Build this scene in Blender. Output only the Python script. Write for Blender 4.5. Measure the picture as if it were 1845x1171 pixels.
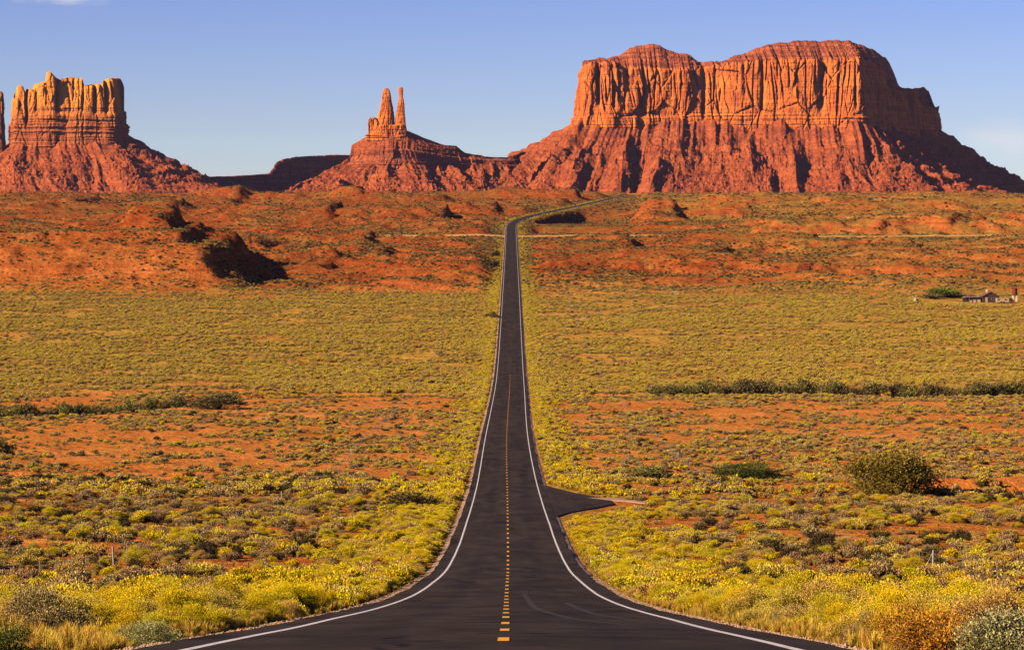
import bpy, math, random
import numpy as np
from math import radians, pi

# ------------------------------------------------------------------ scene, camera, light
sc = bpy.context.scene
for o in list(bpy.data.objects):
    bpy.data.objects.remove(o)
COL = sc.collection
CZ = 52.0                 # camera height above the valley floor (m)
F, CX, HY = 5000.0, 922.5, 348.0     # focal length, axis and horizon in photograph pixels

cam_d = bpy.data.cameras.new('camera')
cam_d.sensor_width = 36.0
cam_d.lens = F / 1845.0 * 36.0
cam_d.shift_y = -(585.5 - HY) / 1845.0
cam_d.clip_start, cam_d.clip_end = 0.5, 100000.0
cam = bpy.data.objects.new('camera', cam_d)
cam.location = (0, 0, CZ)
cam.rotation_euler = (radians(90), 0, 0)
COL.objects.link(cam)
sc.camera = cam

SUN_TO = np.array([-0.86, -0.510])            # horizontal direction towards the sun
SUN_EL = radians(24.0)
W = bpy.data.worlds.new('World'); sc.world = W; W.use_nodes = True
wn, wl = W.node_tree.nodes, W.node_tree.links
wn.clear()
sky = wn.new('ShaderNodeTexSky'); sky.sky_type = 'NISHITA'; sky.sun_disc = False
sky.sun_elevation = SUN_EL
sky.sun_rotation = math.atan2(SUN_TO[0], SUN_TO[1])
sky.altitude = 2400.0; sky.air_density = 1.0; sky.dust_density = 0.1; sky.ozone_density = 4.0
bg = wn.new('ShaderNodeBackground'); bg.inputs['Strength'].default_value = 0.055
wo = wn.new('ShaderNodeOutputWorld')
tc = wn.new('ShaderNodeTexCoord')
def wmath(op, a, b):
    k = wn.new('ShaderNodeMath'); k.operation = op; k.use_clamp = False
    for i, v in enumerate((a, b)):
        if isinstance(v, (int, float)): k.inputs[i].default_value = v
        else: wl.new(v, k.inputs[i])
    return k.outputs[0]
def cloud(c, w, dens):
    """a soft bank of cloud round a direction of the sky"""
    m1 = wn.new('ShaderNodeVectorMath'); m1.operation = 'SUBTRACT'; m1.inputs[1].default_value = c
    m2 = wn.new('ShaderNodeVectorMath'); m2.operation = 'DIVIDE'; m2.inputs[1].default_value = w
    m3 = wn.new('ShaderNodeVectorMath'); m3.operation = 'LENGTH'
    wl.new(tc.outputs['Generated'], m1.inputs[0]); wl.new(m1.outputs[0], m2.inputs[0]); wl.new(m2.outputs[0], m3.inputs[0])
    nz = wn.new('ShaderNodeTexNoise'); nz.inputs['Scale'].default_value = 1.6; nz.inputs['Detail'].default_value = 5.0
    wl.new(m2.outputs[0], nz.inputs['Vector'])
    d = wmath('ADD', m3.outputs['Value'], wmath('MULTIPLY', nz.outputs['Fac'], 1.3))
    r = wn.new('ShaderNodeMapRange'); r.interpolation_type = 'SMOOTHSTEP'
    for i, v in zip(('From Min', 'From Max', 'To Min', 'To Max'), (1.75, 0.6, 0.0, dens)): r.inputs[i].default_value = v
    wl.new(d, r.inputs['Value']); return r.outputs['Result']
cl = wmath('MAXIMUM', cloud((-0.160, 0.984, 0.0705), (0.020, 0.3, 0.0045), 0.75), wmath('MAXIMUM', cloud((0.176, 0.985, 0.0185), (0.020, 0.3, 0.008), 0.45), cloud((0.02, 0.99, 0.085), (0.05, 0.3, 0.006), 0.5)))
hsv = wn.new('ShaderNodeHueSaturation'); hsv.inputs['Saturation'].default_value = 1.12; hsv.inputs['Hue'].default_value = 0.53
tint = wn.new('ShaderNodeMix'); tint.data_type = 'RGBA'; tint.blend_type = 'MULTIPLY'; tint.inputs['Factor'].default_value = 1.0
tint.inputs['B'].default_value = (0.97, 0.94, 1.10, 1)
cm = wn.new('ShaderNodeMix'); cm.data_type = 'RGBA'
cm.inputs['B'].default_value = (8.5, 8.0, 8.2, 1)
wl.new(cl, cm.inputs['Factor'])
wl.new(sky.outputs['Color'], hsv.inputs['Color']); wl.new(hsv.outputs['Color'], tint.inputs['A']); wl.new(tint.outputs['Result'], cm.inputs['A'])
wl.new(cm.outputs['Result'], bg.inputs['Color']); wl.new(bg.outputs['Background'], wo.inputs['Surface'])

sun_d = bpy.data.lights.new('sun', 'SUN'); sun_d.energy = 5.0; sun_d.angle = radians(0.5)
sun_d.color = (1.0, 0.82, 0.60)
sun = bpy.data.objects.new('sun', sun_d); COL.objects.link(sun)
from mathutils import Vector
sd = Vector((SUN_TO[0] * math.cos(SUN_EL), SUN_TO[1] * math.cos(SUN_EL), math.sin(SUN_EL)))
sun.rotation_euler = sd.to_track_quat('Z', 'Y').to_euler()
sun.location = (-300, -200, 400)

vs = sc.view_settings
vs.view_transform = 'Standard'; vs.look = 'None'; vs.exposure = 0.90; vs.gamma = 1.0; vs.use_curve_mapping = False
sc.render.resolution_x, sc.render.resolution_y = 1024, 649
sc.cycles.diffuse_bounces = 0

# ------------------------------------------------------------------ numpy noise
_rs = np.random.RandomState(7)
_perm = _rs.permutation(1024)
_perm = np.concatenate([_perm, _perm])
_g2 = _rs.uniform(0, 2 * pi, 1024); _g2 = np.stack([np.cos(_g2), np.sin(_g2)], 1)
_g3 = _rs.normal(size=(1024, 3)); _g3 /= np.linalg.norm(_g3, axis=1)[:, None]
def _f(t): return t * t * t * (t * (t * 6 - 15) + 10)
def n2(x, y):
    x, y = np.broadcast_arrays(np.asarray(x, float), np.asarray(y, float))
    xi = np.floor(x).astype(int); yi = np.floor(y).astype(int)
    fx, fy = x - xi, y - yi
    u, v = _f(fx), _f(fy)
    def g(ix, iy, dx, dy):
        k = _perm[_perm[ix & 1023] + (iy & 1023)]
        return _g2[k, 0] * dx + _g2[k, 1] * dy
    a = g(xi, yi, fx, fy); b = g(xi + 1, yi, fx - 1, fy)
    c = g(xi, yi + 1, fx, fy - 1); d = g(xi + 1, yi + 1, fx - 1, fy - 1)
    return ((a + (b - a) * u) + ((c + (d - c) * u) - (a + (b - a) * u)) * v) * 1.5
def n3(x, y, z):
    x, y, z = np.broadcast_arrays(np.asarray(x, float), np.asarray(y, float), np.asarray(z, float))
    xi = np.floor(x).astype(int); yi = np.floor(y).astype(int); zi = np.floor(z).astype(int)
    fx, fy, fz = x - xi, y - yi, z - zi
    u, v, w = _f(fx), _f(fy), _f(fz)
    def g(a, b, c):
        k = _perm[_perm[_perm[(xi + a) & 1023] + ((yi + b) & 1023)] + ((zi + c) & 1023)]
        return _g3[k, 0] * (fx - a) + _g3[k, 1] * (fy - b) + _g3[k, 2] * (fz - c)
    def lx(b, c):
        p = g(0, b, c); return p + (g(1, b, c) - p) * u
    p = lx(0, 0); q = lx(0, 1)
    p = p + (lx(1, 0) - p) * v; q = q + (lx(1, 1) - q) * v
    return (p + (q - p) * w) * 1.5
def fb2(x, y, o=4, g=0.5, l=2.03):
    s = 0; a = 1.0; t = 0
    for i in range(o):
        s = s + a * n2(x + 17.3 * i, y + 9.1 * i); t += a; a *= g; x = x * l; y = y * l
    return s / t
def fb3(x, y, z, o=4, g=0.5, l=2.03):
    s = 0; a = 1.0; t = 0
    for i in range(o):
        s = s + a * n3(x + 17.3 * i, y + 9.1 * i, z + 5.7 * i); t += a; a *= g; x = x * l; y = y * l; z = z * l
    return s / t
def rid2(x, y, o=4, g=0.5, l=2.1):
    s = 0; a = 1.0; t = 0
    for i in range(o):
        s = s + a * (1 - 2 * np.abs(n2(x + 31.3 * i, y + 3.1 * i))); t += a; a *= g; x = x * l; y = y * l
    return s / t
def cell2(x, y, seed=0):
    """value of the nearest jittered cell and how near the second one is"""
    x, y = np.broadcast_arrays(np.asarray(x, float), np.asarray(y, float))
    xi = np.floor(x).astype(int); yi = np.floor(y).astype(int)
    best = np.full(x.shape, 9.0); sec = best.copy(); val = np.zeros(x.shape)
    for a in (-1, 0, 1):
        for b in (-1, 0, 1):
            k = _perm[_perm[(xi + a + seed) & 1023] + ((yi + b) & 1023)]
            d = np.hypot(xi + a + 0.5 + 0.42 * _g3[k, 0] * 1.2 - x, yi + b + 0.5 + 0.42 * _g3[k, 1] * 1.2 - y)
            m = d < best
            sec = np.where(m, best, np.minimum(sec, d)); val = np.where(m, _g3[(k * 7 + 3) & 1023, 2], val); best = np.where(m, d, best)
    return val, sec - best
def ss(x, a, b):
    t = np.clip((x - a) / (b - a), 0, 1); return t * t * (3 - 2 * t)

# ------------------------------------------------------------------ node materials
def mat(name):
    m = bpy.data.materials.new(name); m.use_nodes = True
    nt = m.node_tree; nt.nodes.clear()
    out = nt.nodes.new('ShaderNodeOutputMaterial')
    p = nt.nodes.new('ShaderNodeBsdfPrincipled')
    p.inputs['Roughness'].default_value = 0.9
    p.inputs['Specular IOR Level'].default_value = 0.15
    nt.links.new(p.outputs[0], out.inputs['Surface'])
    return m, nt, p, out
class NT:
    """small helper round a node tree"""
    def __init__(s, nt): s.nt = nt
    def n(s, t, **kw):
        k = s.nt.nodes.new(t)
        for a, b in kw.items(): setattr(k, a, b)
        return k
    def link(s, a, b): s.nt.links.new(a, b)
    def pos(s): return s.n('ShaderNodeNewGeometry').outputs['Position']
    def mapping(s, v, scale, loc=(0, 0, 0)):
        m = s.n('ShaderNodeMapping'); m.inputs['Scale'].default_value = scale; m.inputs['Location'].default_value = loc
        s.link(v, m.inputs['Vector']); return m.outputs[0]
    def noise(s, v, scale, detail=4, rough=0.55, dist=0.0):
        k = s.n('ShaderNodeTexNoise'); k.inputs['Scale'].default_value = scale
        k.inputs['Detail'].default_value = detail; k.inputs['Roughness'].default_value = rough
        k.inputs['Distortion'].default_value = dist
        s.link(v, k.inputs['Vector']); return k.outputs['Fac']
    def rng(s, v, a, b, c=0.0, d=1.0):
        k = s.n('ShaderNodeMapRange'); 
        for i, x in zip(('From Min', 'From Max', 'To Min', 'To Max'), (a, b, c, d)): k.inputs[i].default_value = x
        s.link(v, k.inputs['Value']); return k.outputs['Result']
    def ramp(s, v, stops):
        k = s.n('ShaderNodeValToRGB'); e = k.color_ramp.elements
        while len(e) < len(stops): e.new(0.5)
        for el, (p, c) in zip(e, stops): el.position = p; el.color = (*c, 1)
        s.link(v, k.inputs['Fac']); return k.outputs['Color']
    def mix(s, f, a, b, mode='MIX'):
        k = s.n('ShaderNodeMix', data_type='RGBA', blend_type=mode)
        for sock, v in (('Factor', f), ('A', a), ('B', b)):
            i = k.inputs[sock] if sock == 'Factor' else [q for q in k.inputs if q.name == sock and q.type == 'RGBA'][0]
            if isinstance(v, (int, float)): i.default_value = v
            elif isinstance(v, tuple): i.default_value = (*v, 1)
            else: s.link(v, i)
        return [q for q in k.outputs if q.type == 'RGBA'][0]
    def math(s, op, a, b=0.0):
        k = s.n('ShaderNodeMath', operation=op)
        for i, v in enumerate((a, b)):
            if isinstance(v, (int, float)): k.inputs[i].default_value = v
            else: s.link(v, k.inputs[i])
        return k.outputs[0]
    def bump(s, h, strength, dist, p):
        k = s.n('ShaderNodeBump'); k.inputs['Strength'].default_value = strength; k.inputs['Distance'].default_value = dist
        s.link(h, k.inputs['Height']); s.link(k.outputs[0], p.inputs['Normal'])
def plain(name, col, rough=0.85, var=0.25, scale=3.0, metal=0.0):
    m, nt, p, o = mat(name); N = NT(nt)
    tcn = N.n('ShaderNodeTexCoord').outputs['Object']
    f = N.noise(tcn, scale, 4)
    c = N.mix(f, tuple(x * (1 - var) for x in col), tuple(min(1, x * (1 + var)) for x in col))
    N.link(c, p.inputs['Base Color']); p.inputs['Roughness'].default_value = rough; p.inputs['Metallic'].default_value = metal
    return m

# rock of the cliffs
def rock_mat(name, base, dark, pale, band, zpale=None, vert=0.75):
    m, nt, p, o = mat(name); N = NT(nt)
    P = N.pos()
    st = N.mapping(P, (0.004, 0.004, 0.16))
    strata = N.noise(st, 1.0, 5, 0.6)
    st2 = N.mapping(P, (0.006, 0.006, 0.5))
    fine = N.noise(st2, 1.0, 3, 0.6)
    vs_ = N.mapping(P, (0.07, 0.07, 0.009))
    streak = N.noise(vs_, 1.0, 5, 0.6, 0.4)
    blot = N.noise(P, 0.018, 5, 0.6)
    c = N.mix(N.rng(blot, 0.3, 0.7), base, pale)
    c = N.mix(N.math('MULTIPLY', N.rng(strata, 0.42, 0.62), band), c, dark)
    c = N.mix(N.math('MULTIPLY', N.rng(streak, 0.50, 0.68), vert), c, dark)
    spk = N.noise(P, 0.14, 5, 0.7)
    c = N.mix(N.math('MULTIPLY', N.rng(spk, 0.52, 0.66), 0.9 - vert), c, dark)
    c = N.mix(N.math('MULTIPLY', N.rng(spk, 0.46, 0.34), 0.8 - vert), c, tuple(min(1, x * 1.5) for x in pale))
    c = N.mix(N.math('MULTIPLY', N.rng(fine, 0.45, 0.65), band * 0.5), c, tuple(x * 0.55 for x in base))
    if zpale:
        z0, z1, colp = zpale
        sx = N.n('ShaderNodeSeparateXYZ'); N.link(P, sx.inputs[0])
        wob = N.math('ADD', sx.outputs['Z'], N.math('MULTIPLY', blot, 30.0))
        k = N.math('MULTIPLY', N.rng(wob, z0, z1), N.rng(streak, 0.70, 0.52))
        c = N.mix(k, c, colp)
    N.link(c, p.inputs['Base Color'])
    hgt = N.math('ADD', N.math('MULTIPLY', streak, 1.3 * vert), N.math('ADD', N.math('MULTIPLY', fine, 0.7), N.noise(P, 0.25, 4, 0.65)))
    N.bump(hgt, 0.9, 2.2, p)
    p.inputs['Roughness'].default_value = 1.0; p.inputs['Specular IOR Level'].default_value = 0.05
    return m

M = {}
M['cliff'] = rock_mat('red_sandstone', (0.62, 0.130, 0.022), (0.24, 0.044, 0.022), (0.82, 0.225, 0.034), 0.38)
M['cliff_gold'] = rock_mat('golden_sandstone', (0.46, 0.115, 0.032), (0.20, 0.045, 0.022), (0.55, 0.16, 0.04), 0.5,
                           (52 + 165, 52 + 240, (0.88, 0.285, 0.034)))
M['talus'] = rock_mat('talus_rubble', (0.30, 0.058, 0.018), (0.095, 0.021, 0.015), (0.42, 0.104, 0.027), 0.35, vert=0.15)
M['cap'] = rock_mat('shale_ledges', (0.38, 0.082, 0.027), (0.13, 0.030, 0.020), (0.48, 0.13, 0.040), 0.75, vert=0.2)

# ------------------------------------------------------------------ mesh helpers
def mesh_np(name, V, Fc, mats=None, smooth=False, attrs=None):
    me = bpy.data.meshes.new(name)
    V = np.asarray(V, np.float32); Fc = np.asarray(Fc, np.int32)
    k = Fc.shape[1]
    me.vertices.add(len(V)); me.vertices.foreach_set('co', V.ravel())
    me.loops.add(Fc.size); me.loops.foreach_set('vertex_index', Fc.ravel())
    me.polygons.add(len(Fc)); me.polygons.foreach_set('loop_start', np.arange(0, Fc.size, k, dtype=np.int32))
    me.polygons.foreach_set('loop_total', np.full(len(Fc), k, np.int32))
    if smooth is not True and smooth is not False: me.polygons.foreach_set('use_smooth', np.asarray(smooth, bool))
    elif smooth: me.polygons.foreach_set('use_smooth', np.ones(len(Fc), bool))
    else: me.polygons.foreach_set('use_smooth', np.zeros(len(Fc), bool))
    for an, av in (attrs or {}).items():
        a = me.attributes.new(an, 'FLOAT', 'POINT'); a.data.foreach_set('value', np.asarray(av, np.float32).ravel())
    me.update(calc_edges=True)
    for m in (mats or []): me.materials.append(m)
    return me
def grid_faces(R, C, close=False):
    r = np.arange(R - 1)[:, None]; c = np.arange(C if close else C - 1)[None, :]
    a = r * C + c; b = r * C + (c + 1) % C
    return np.stack([a, b, b + C, a + C], -1).reshape(-1, 4)
def obj(name, me, parent=None, loc=(0, 0, 0)):
    o = bpy.data.objects.new(name, me); COL.objects.link(o); o.location = loc
    if parent is not None: o.parent = parent
    return o
def tag(o, label=None, cat=None, group=None, kind=None):
    if label: o['label'] = label
    if cat: o['category'] = cat
    if group: o['group'] = group
    if kind: o['kind'] = kind
    return o
def empty(name, loc=(0, 0, 0)):
    o = bpy.data.objects.new(name, None); COL.objects.link(o); o.location = loc; o.empty_display_size = 0.5
    return o
class MB:
    """collects boxes, tubes and polygons into one mesh"""
    def __init__(s): s.v = []; s.f = []
    def box(s, c, d, rz=0.0):
        i = len(s.v); cr, sr = math.cos(rz), math.sin(rz)
        for x, y, z in ((-1,-1,-1),(1,-1,-1),(1,1,-1),(-1,1,-1),(-1,-1,1),(1,-1,1),(1,1,1),(-1,1,1)):
            a, b = x * d[0] / 2, y * d[1] / 2
            s.v.append((c[0] + a * cr - b * sr, c[1] + a * sr + b * cr, c[2] + z * d[2] / 2))
        s.f += [tuple(i + k for k in q) for q in ((0,3,2,1),(4,5,6,7),(0,1,5,4),(1,2,6,5),(2,3,7,6),(3,0,4,7))]
        return s
    def tube(s, a, b, r0, r1=None, n=6):
        r1 = r0 if r1 is None else r1
        a, b = Vector(a), Vector(b); d = (b - a).normalized()
        u = d.cross(Vector((0, 0, 1)) if abs(d.z) < 0.9 else Vector((1, 0, 0))).normalized(); w = d.cross(u)
        i = len(s.v)
        for p, r in ((a, r0), (b, r1)):
            for k in range(n):
                q = p + (u * math.cos(2 * pi * k / n) + w * math.sin(2 * pi * k / n)) * r
                s.v.append(tuple(q))
        s.f += [(i + k, i + (k + 1) % n, i + n + (k + 1) % n, i + n + k) for k in range(n)]
        s.f += [tuple(i + n - 1 - k for k in range(n)), tuple(i + n + k for k in range(n))]
        return s
    def prism(s, pts, y0, y1):
        i = len(s.v); n = len(pts)
        for y in (y0, y1):
            for (x, z) in pts: s.v.append((x, y, z))
        s.f += [tuple(i + k for k in range(n)), tuple(i + n + n - 1 - k for k in range(n))]
        s.f += [(i + (k + 1) % n, i + k, i + n + k, i + n + (k + 1) % n) for k in range(n)]
        return s
    def mesh(s, name, m):
        me = bpy.data.meshes.new(name); me.from_pydata(s.v, [], s.f); me.materials.append(m); me.update(); return me
    def build(s, name, m, parent=None, loc=(0, 0, 0)): return obj(name, s.mesh(name, m), parent, loc)

# ------------------------------------------------------------------ lie of the land
PROF = [(-60, 2.0), (-20, 0.2), (0, -1.35), (16, -3.1), (33, -5.43), (41, -6.55), (49, -7.68), (60, -9.2), (69, -10.45), (87, -12.9),
        (110, -15.9), (134, -18.8), (162, -22.0), (203, -25.8), (240, -28.6), (297, -32.7), (340, -35.4), (393, -38.1), (461, -41.0),
        (540, -44.0), (621, -46.5), (730, -49.2), (837, -49.8), (980, -48.2), (1161, -45.0), (1370, -41.8), (1579, -38.6), (1770, -35.2),
        (1967, -31.5), (2150, -26.5), (2330, -22.6), (2420, -20.3), (2600, -16.8), (2850, -12.6), (3150, -8.9), (3400, -6.2), (3800, -3.6),
        (4300, -2.2), (5000, -1.6), (9000, -1.6), (90000, -1.6)]
_pz = np.array([p[0] for p in PROF], float); _ph = np.array([p[1] for p in PROF], float)
# a smooth cubic (Catmull-Rom slopes) through the profile
_sl = np.gradient(_ph, _pz)
def base(Z):
    Z = np.clip(np.asarray(Z, float), _pz[0], _pz[-1] - 1)
    i = np.clip(np.searchsorted(_pz, Z, 'right') - 1, 0, len(_pz) - 2)
    h = _pz[i + 1] - _pz[i]; t = (Z - _pz[i]) / h
    return ((2*t**3 - 3*t**2 + 1) * _ph[i] + (t**3 - 2*t**2 + t) * h * _sl[i] + (-2*t**3 + 3*t**2) * _ph[i+1] + (t**3 - t**2) * h * _sl[i+1]) + CZ
_rz = np.array([-60, 33, 160, 300, 460, 700, 1000, 1600, 2000, 2130, 2200, 2260, 2330, 2420, 2600, 2850, 3150, 3400, 3800, 4300], float)
_rx = np.array([-0.2, -0.24, -0.24, -0.5, -0.9, -0.55, -0.45, -0.5, -0.6, -0.6, -0.2, 1.4, 5.8, 16, 40, 72, 102, 126, 170, 230], float)
_rsl = np.gradient(_rx, _rz)
def road_x(Z):
    Z = np.clip(np.asarray(Z, float), -60, 4299)
    i = np.clip(np.searchsorted(_rz, Z, 'right') - 1, 0, len(_rz) - 2)
    h = _rz[i + 1] - _rz[i]; t = (Z - _rz[i]) / h
    return ((2*t**3 - 3*t**2 + 1) * _rx[i] + (t**3 - 2*t**2 + t) * h * _rsl[i] + (-2*t**3 + 3*t**2) * _rx[i+1] + (t**3 - t**2) * h * _rsl[i+1])
def road_slope(Z): return (road_x(np.asarray(Z, float) + 2) - road_x(np.asarray(Z, float) - 2)) / 4
def road_dist(X, Z):
    return np.abs(X - road_x(Z)) / np.sqrt(1 + road_slope(Z) ** 2)
def px(x, Z): return (x - CX) / F * Z

def mesa(X, Z, x0, x1, z0, z1, h, sl, sr, sf, sb, seed=0.0, w=4.0):
    """flat topped rise over [x0,x1] x [z0,z1] with its own run-out on each side"""
    nx = X + w * fb2(X / 17 + seed, Z / 17, 3) * 2; nzz = Z + w * fb2(X / 21 + seed + 40, Z / 21, 3) * 2
    a = ss(nx, x0 - sl, x0) * (1 - ss(nx, x1, x1 + sr)); b = ss(nzz, z0 - sf, z0) * (1 - ss(nzz, z1, z1 + sb))
    m = np.minimum(a, b)
    return h * (0.68 * m + 0.32 * ss(m, 0.68, 0.86))        # talus below, a caprock step on top

# hand-placed rises of the badlands: photograph x-range, depth range, height, run-outs (left, right, front, back)
RISES = [
    # the long red bank on the left and the knob on top of it
    (-160, 374, 1300, 1400, 18.5, 60, 32, 95, 60, 1.0), (60, 330, 1335, 1400, 5.5, 40, 12, 40, 40, 2.0),
    (262, 306, 1385, 1415, 6.5, 26, 6, 18, 20, 3.0), (150, 262, 1410, 1440, 4.5, 20, 10, 14, 20, 3.3),
    (-200, 120, 1480, 1560, 10, 40, 20, 40, 40, 4.0), (440, 580, 1420, 1450, 5, 30, 12, 30, 30, 5.0),
    (560, 690, 1560, 1610, 6, 30, 9, 30, 30, 6.0), (330, 470, 1620, 1680, 8, 30, 9, 30, 30, 7.0),
    (720, 800, 2260, 2300, 10, 30, 6, 30, 30, 9.0), (520, 600, 2250, 2300, 9, 40, 8, 40, 30, 10.0),
    (380, 500, 2380, 2430, 7, 40, 8, 40, 30, 10.5), (820, 890, 2520, 2560, 8, 30, 6, 30, 30, 11.0),
    (985, 1035, 3170, 3260, 10.5, 60, 5, 40, 40, 12.0), (850, 930, 3300, 3380, 7, 40, 10, 40, 40, 12.5),
    (1160, 1215, 2280, 2330, 10, 40, 6, 40, 30, 13.0), (1230, 1345, 2350, 2420, 12, 60, 6, 40, 40, 14.0),
    (1370, 1470, 2700, 2800, 12, 60, 8, 60, 40, 15.0), (1470, 1900, 2050, 2150, 8, 14, 40, 50, 40, 16.0),
    (1360, 1450, 1890, 1925, 8.5, 40, 5, 30, 20, 17.0), (1560, 1640, 1700, 1730, 6, 40, 5, 30, 20, 26.0), (1080, 1130, 1800, 1830, 5, 30, 4, 30, 20, 27.0), (1250, 1320, 1640, 1670, 5, 30, 4, 30, 20, 28.0), (1690, 1760, 2250, 2290, 8, 40, 5, 30, 20, 29.0), (600, 660, 1760, 1790, 5, 30, 4, 30, 20, 30.0), (1500, 1700, 2500, 2600, 8, 40, 20, 40, 40, 18.0),
    (1700, 1850, 2800, 2900, 9, 60, 20, 50, 40, 19.0), (1100, 1180, 2820, 2880, 6, 50, 8, 40, 30, 20.0),
    (100, 300, 2300, 2400, 10, 60, 20, 60, 40, 21.0), (0, 150, 2700, 2800, 10, 60, 20, 60, 40, 22.0),
    (300, 420, 2900, 3000, 8, 60, 20, 60, 40, 23.0), (500, 650, 3000, 3100, 9, 60, 15, 60, 40, 24.0),
    (700, 800, 2900, 2980, 8, 50, 10, 50, 40, 25.0),
]
RISES = RISES[:5] + [(a - 60, b, z0, z1 + 20, h * 0.85, max(sl, 80), sr, max(sf, 60), max(sb, 60), sd) for (a, b, z0, z1, h, sl, sr, sf, sb, sd) in RISES[5:]]
def wash_z(X): return 658 + 10 * fb2(np.asarray(X, float) / 60, 3.3, 3) - 95 * ss(-np.asarray(X, float), 52, 92)
def height(X, Z):
    X = np.asarray(X, float); Z = np.asarray(Z, float)
    X, Z = np.broadcast_arrays(X, Z)
    h = base(Z)
    rd = road_dist(X, Z)
    off = ss(rd, 5.5, 16 + 0.004 * Z)
    near = 0.35 * fb2(X / 7, Z / 9, 4) + 0.6 * fb2(X / 31, Z / 45, 3)
    d = near * 1.0
    d = d - 0.25 * ss(rd, 4.6, 6.5) * (1 - ss(rd, 9, 14))          # shallow ditch along the verge
    # washes: channels with a cut bank on the far side
    wz = wash_z(X)
    d = d - 1.3 * ss(Z, wz - 16, wz - 3) * (1 - ss(Z, wz + 3, wz + 6)) * ss(rd, 10, 26)
    wz = 372 + 8 * fb2(X / 40, 8.3, 3) - 0.10 * np.abs(X)
    d = d - 1.1 * ss(Z, wz - 9, wz - 2) * (1 - ss(Z, wz + 1, wz + 2.5)) * ss(rd, 12, 24) * ss(fb2(X / 30, 1.7, 2), -0.35, 0.1)
    d = d + 1.7 * ss(Z, 316, 318) * (1 - ss(Z, 320, 345)) * ss(X, 44, 47) * (1 - ss(X, 60, 64))
    # badlands
    bm = ss(Z, 1180, 1500) * (1 - ss(Z, 3700, 4300)) * off
    if np.any(bm > 0):
        r = np.zeros_like(h); k = bm > 0
        x, z = X[k], Z[k]
        q0 = fb2(x / 240, z / 120, 3, 0.5)
        xs = x - 70 * q0; q = fb2(xs / 240, z / 120, 5, 0.56)
        w0 = fb2(x / 36 + 9, z / 40, 2); w1 = fb2((x - 14 * w0) / 36 + 9, z / 40, 4, 0.6)
        terr = sum(ss(q, c0, c0 + 0.018) * hh for c0, hh in ((-0.22, 2.0), (-0.09, 2.6), (0.02, 2.8), (0.13, 3.0), (0.25, 3.2))) - 4.0
        damp = 1 - 0.75 * ss(x, px(-250, z), px(-200, z)) * (1 - ss(x, px(420, z), px(520, z))) * (1 - ss(z, 1400, 1440))
        zw = (z + 150 * fb2(x / 210 + 5, z / 260, 4, 0.5) + 26 * w1) / 185
        fr = zw - np.floor(zw); rise_ = 4.6 * (0.55 + 0.45 * np.sin(np.floor(zw) * 2.4 + 0.6)) * ss(n2(x / 170 + 9, np.floor(zw) * 3.7), -0.55, 0.05)
        ledge_ = rise_ * (ss(fr, 0.0, 0.055) * (1 - fr) - 0.35)
        v = damp * (terr * 0.30 + 1.2 * q + 0.55 * w1 + ledge_) + 0.36 * fb2(x / 7, z / 11, 3, 0.65) + \
            damp * 3.6 * np.clip(1 - 3.6 * np.abs(n2((x * 0.83 + z * 0.55 + 14 * w0) / 42, (-x * 0.55 + z * 0.83) / 190)), 0, 1) ** 0.8 * ss(n2(x / 130 + 3, z / 170), -0.15, 0.2)
        for (a, b, z0, z1, hh, sl, sr, sf, sb, sd) in RISES:
            zm = (z0 + z1) / 2
            v = v + mesa(x, z, px(a, zm), px(b, zm), z0, z1, hh, sl, sr, sf, sb, sd)
        gul = rid2(x / 14, z / 40, 3, 0.6)
        v = v - 1.3 * np.clip(gul, 0, 1) * ss(v, 3, 9) * (1 - ss(v, 18, 24) * 0.5)
        v = v * (1 - 0.8 * ss(z, 1840, 1960) * (1 - ss(z, 2000, 2030)))   # graded track crosses here
        cor = ss(z, 2040, 2150) * (1 - ss(z, 3420, 3600)) * ss(x, road_x(z) - 25, road_x(z) - 5) * (1 - ss(x, px(1125, z), px(1175, z)))
        v = v * (1 - 0.93 * cor) - 1.6 * cor
        v = v * (1 - 0.7 * ss(z, 1700, 1900) * (1 - ss(z, 2150, 2250)) * ss(x, -5, 0) * (1 - ss(x, px(1000, z), px(1060, z))))
        rdx = x - road_x(z)              # the road leaves the valley on a fill whose right flank drops away
        v = v - ss(rdx, 9, 20) * (1 - ss(rdx, 45, 110)) * (5.5 * ss(z, 2040, 2070) * (1 - ss(z, 2170, 2200)) + 9.0 * ss(z, 2270, 2330) * (1 - ss(z, 2600, 2720)))
        r[k] = v
        d = d + r * ss(Z, 1180, 1320) * (1 - ss(Z, 3700, 4300))
    d = d + 1.2 * fb2(X / 300, Z / 300, 3) * ss(Z, 4000, 5000)
    return h - 0.16 + d * off

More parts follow.
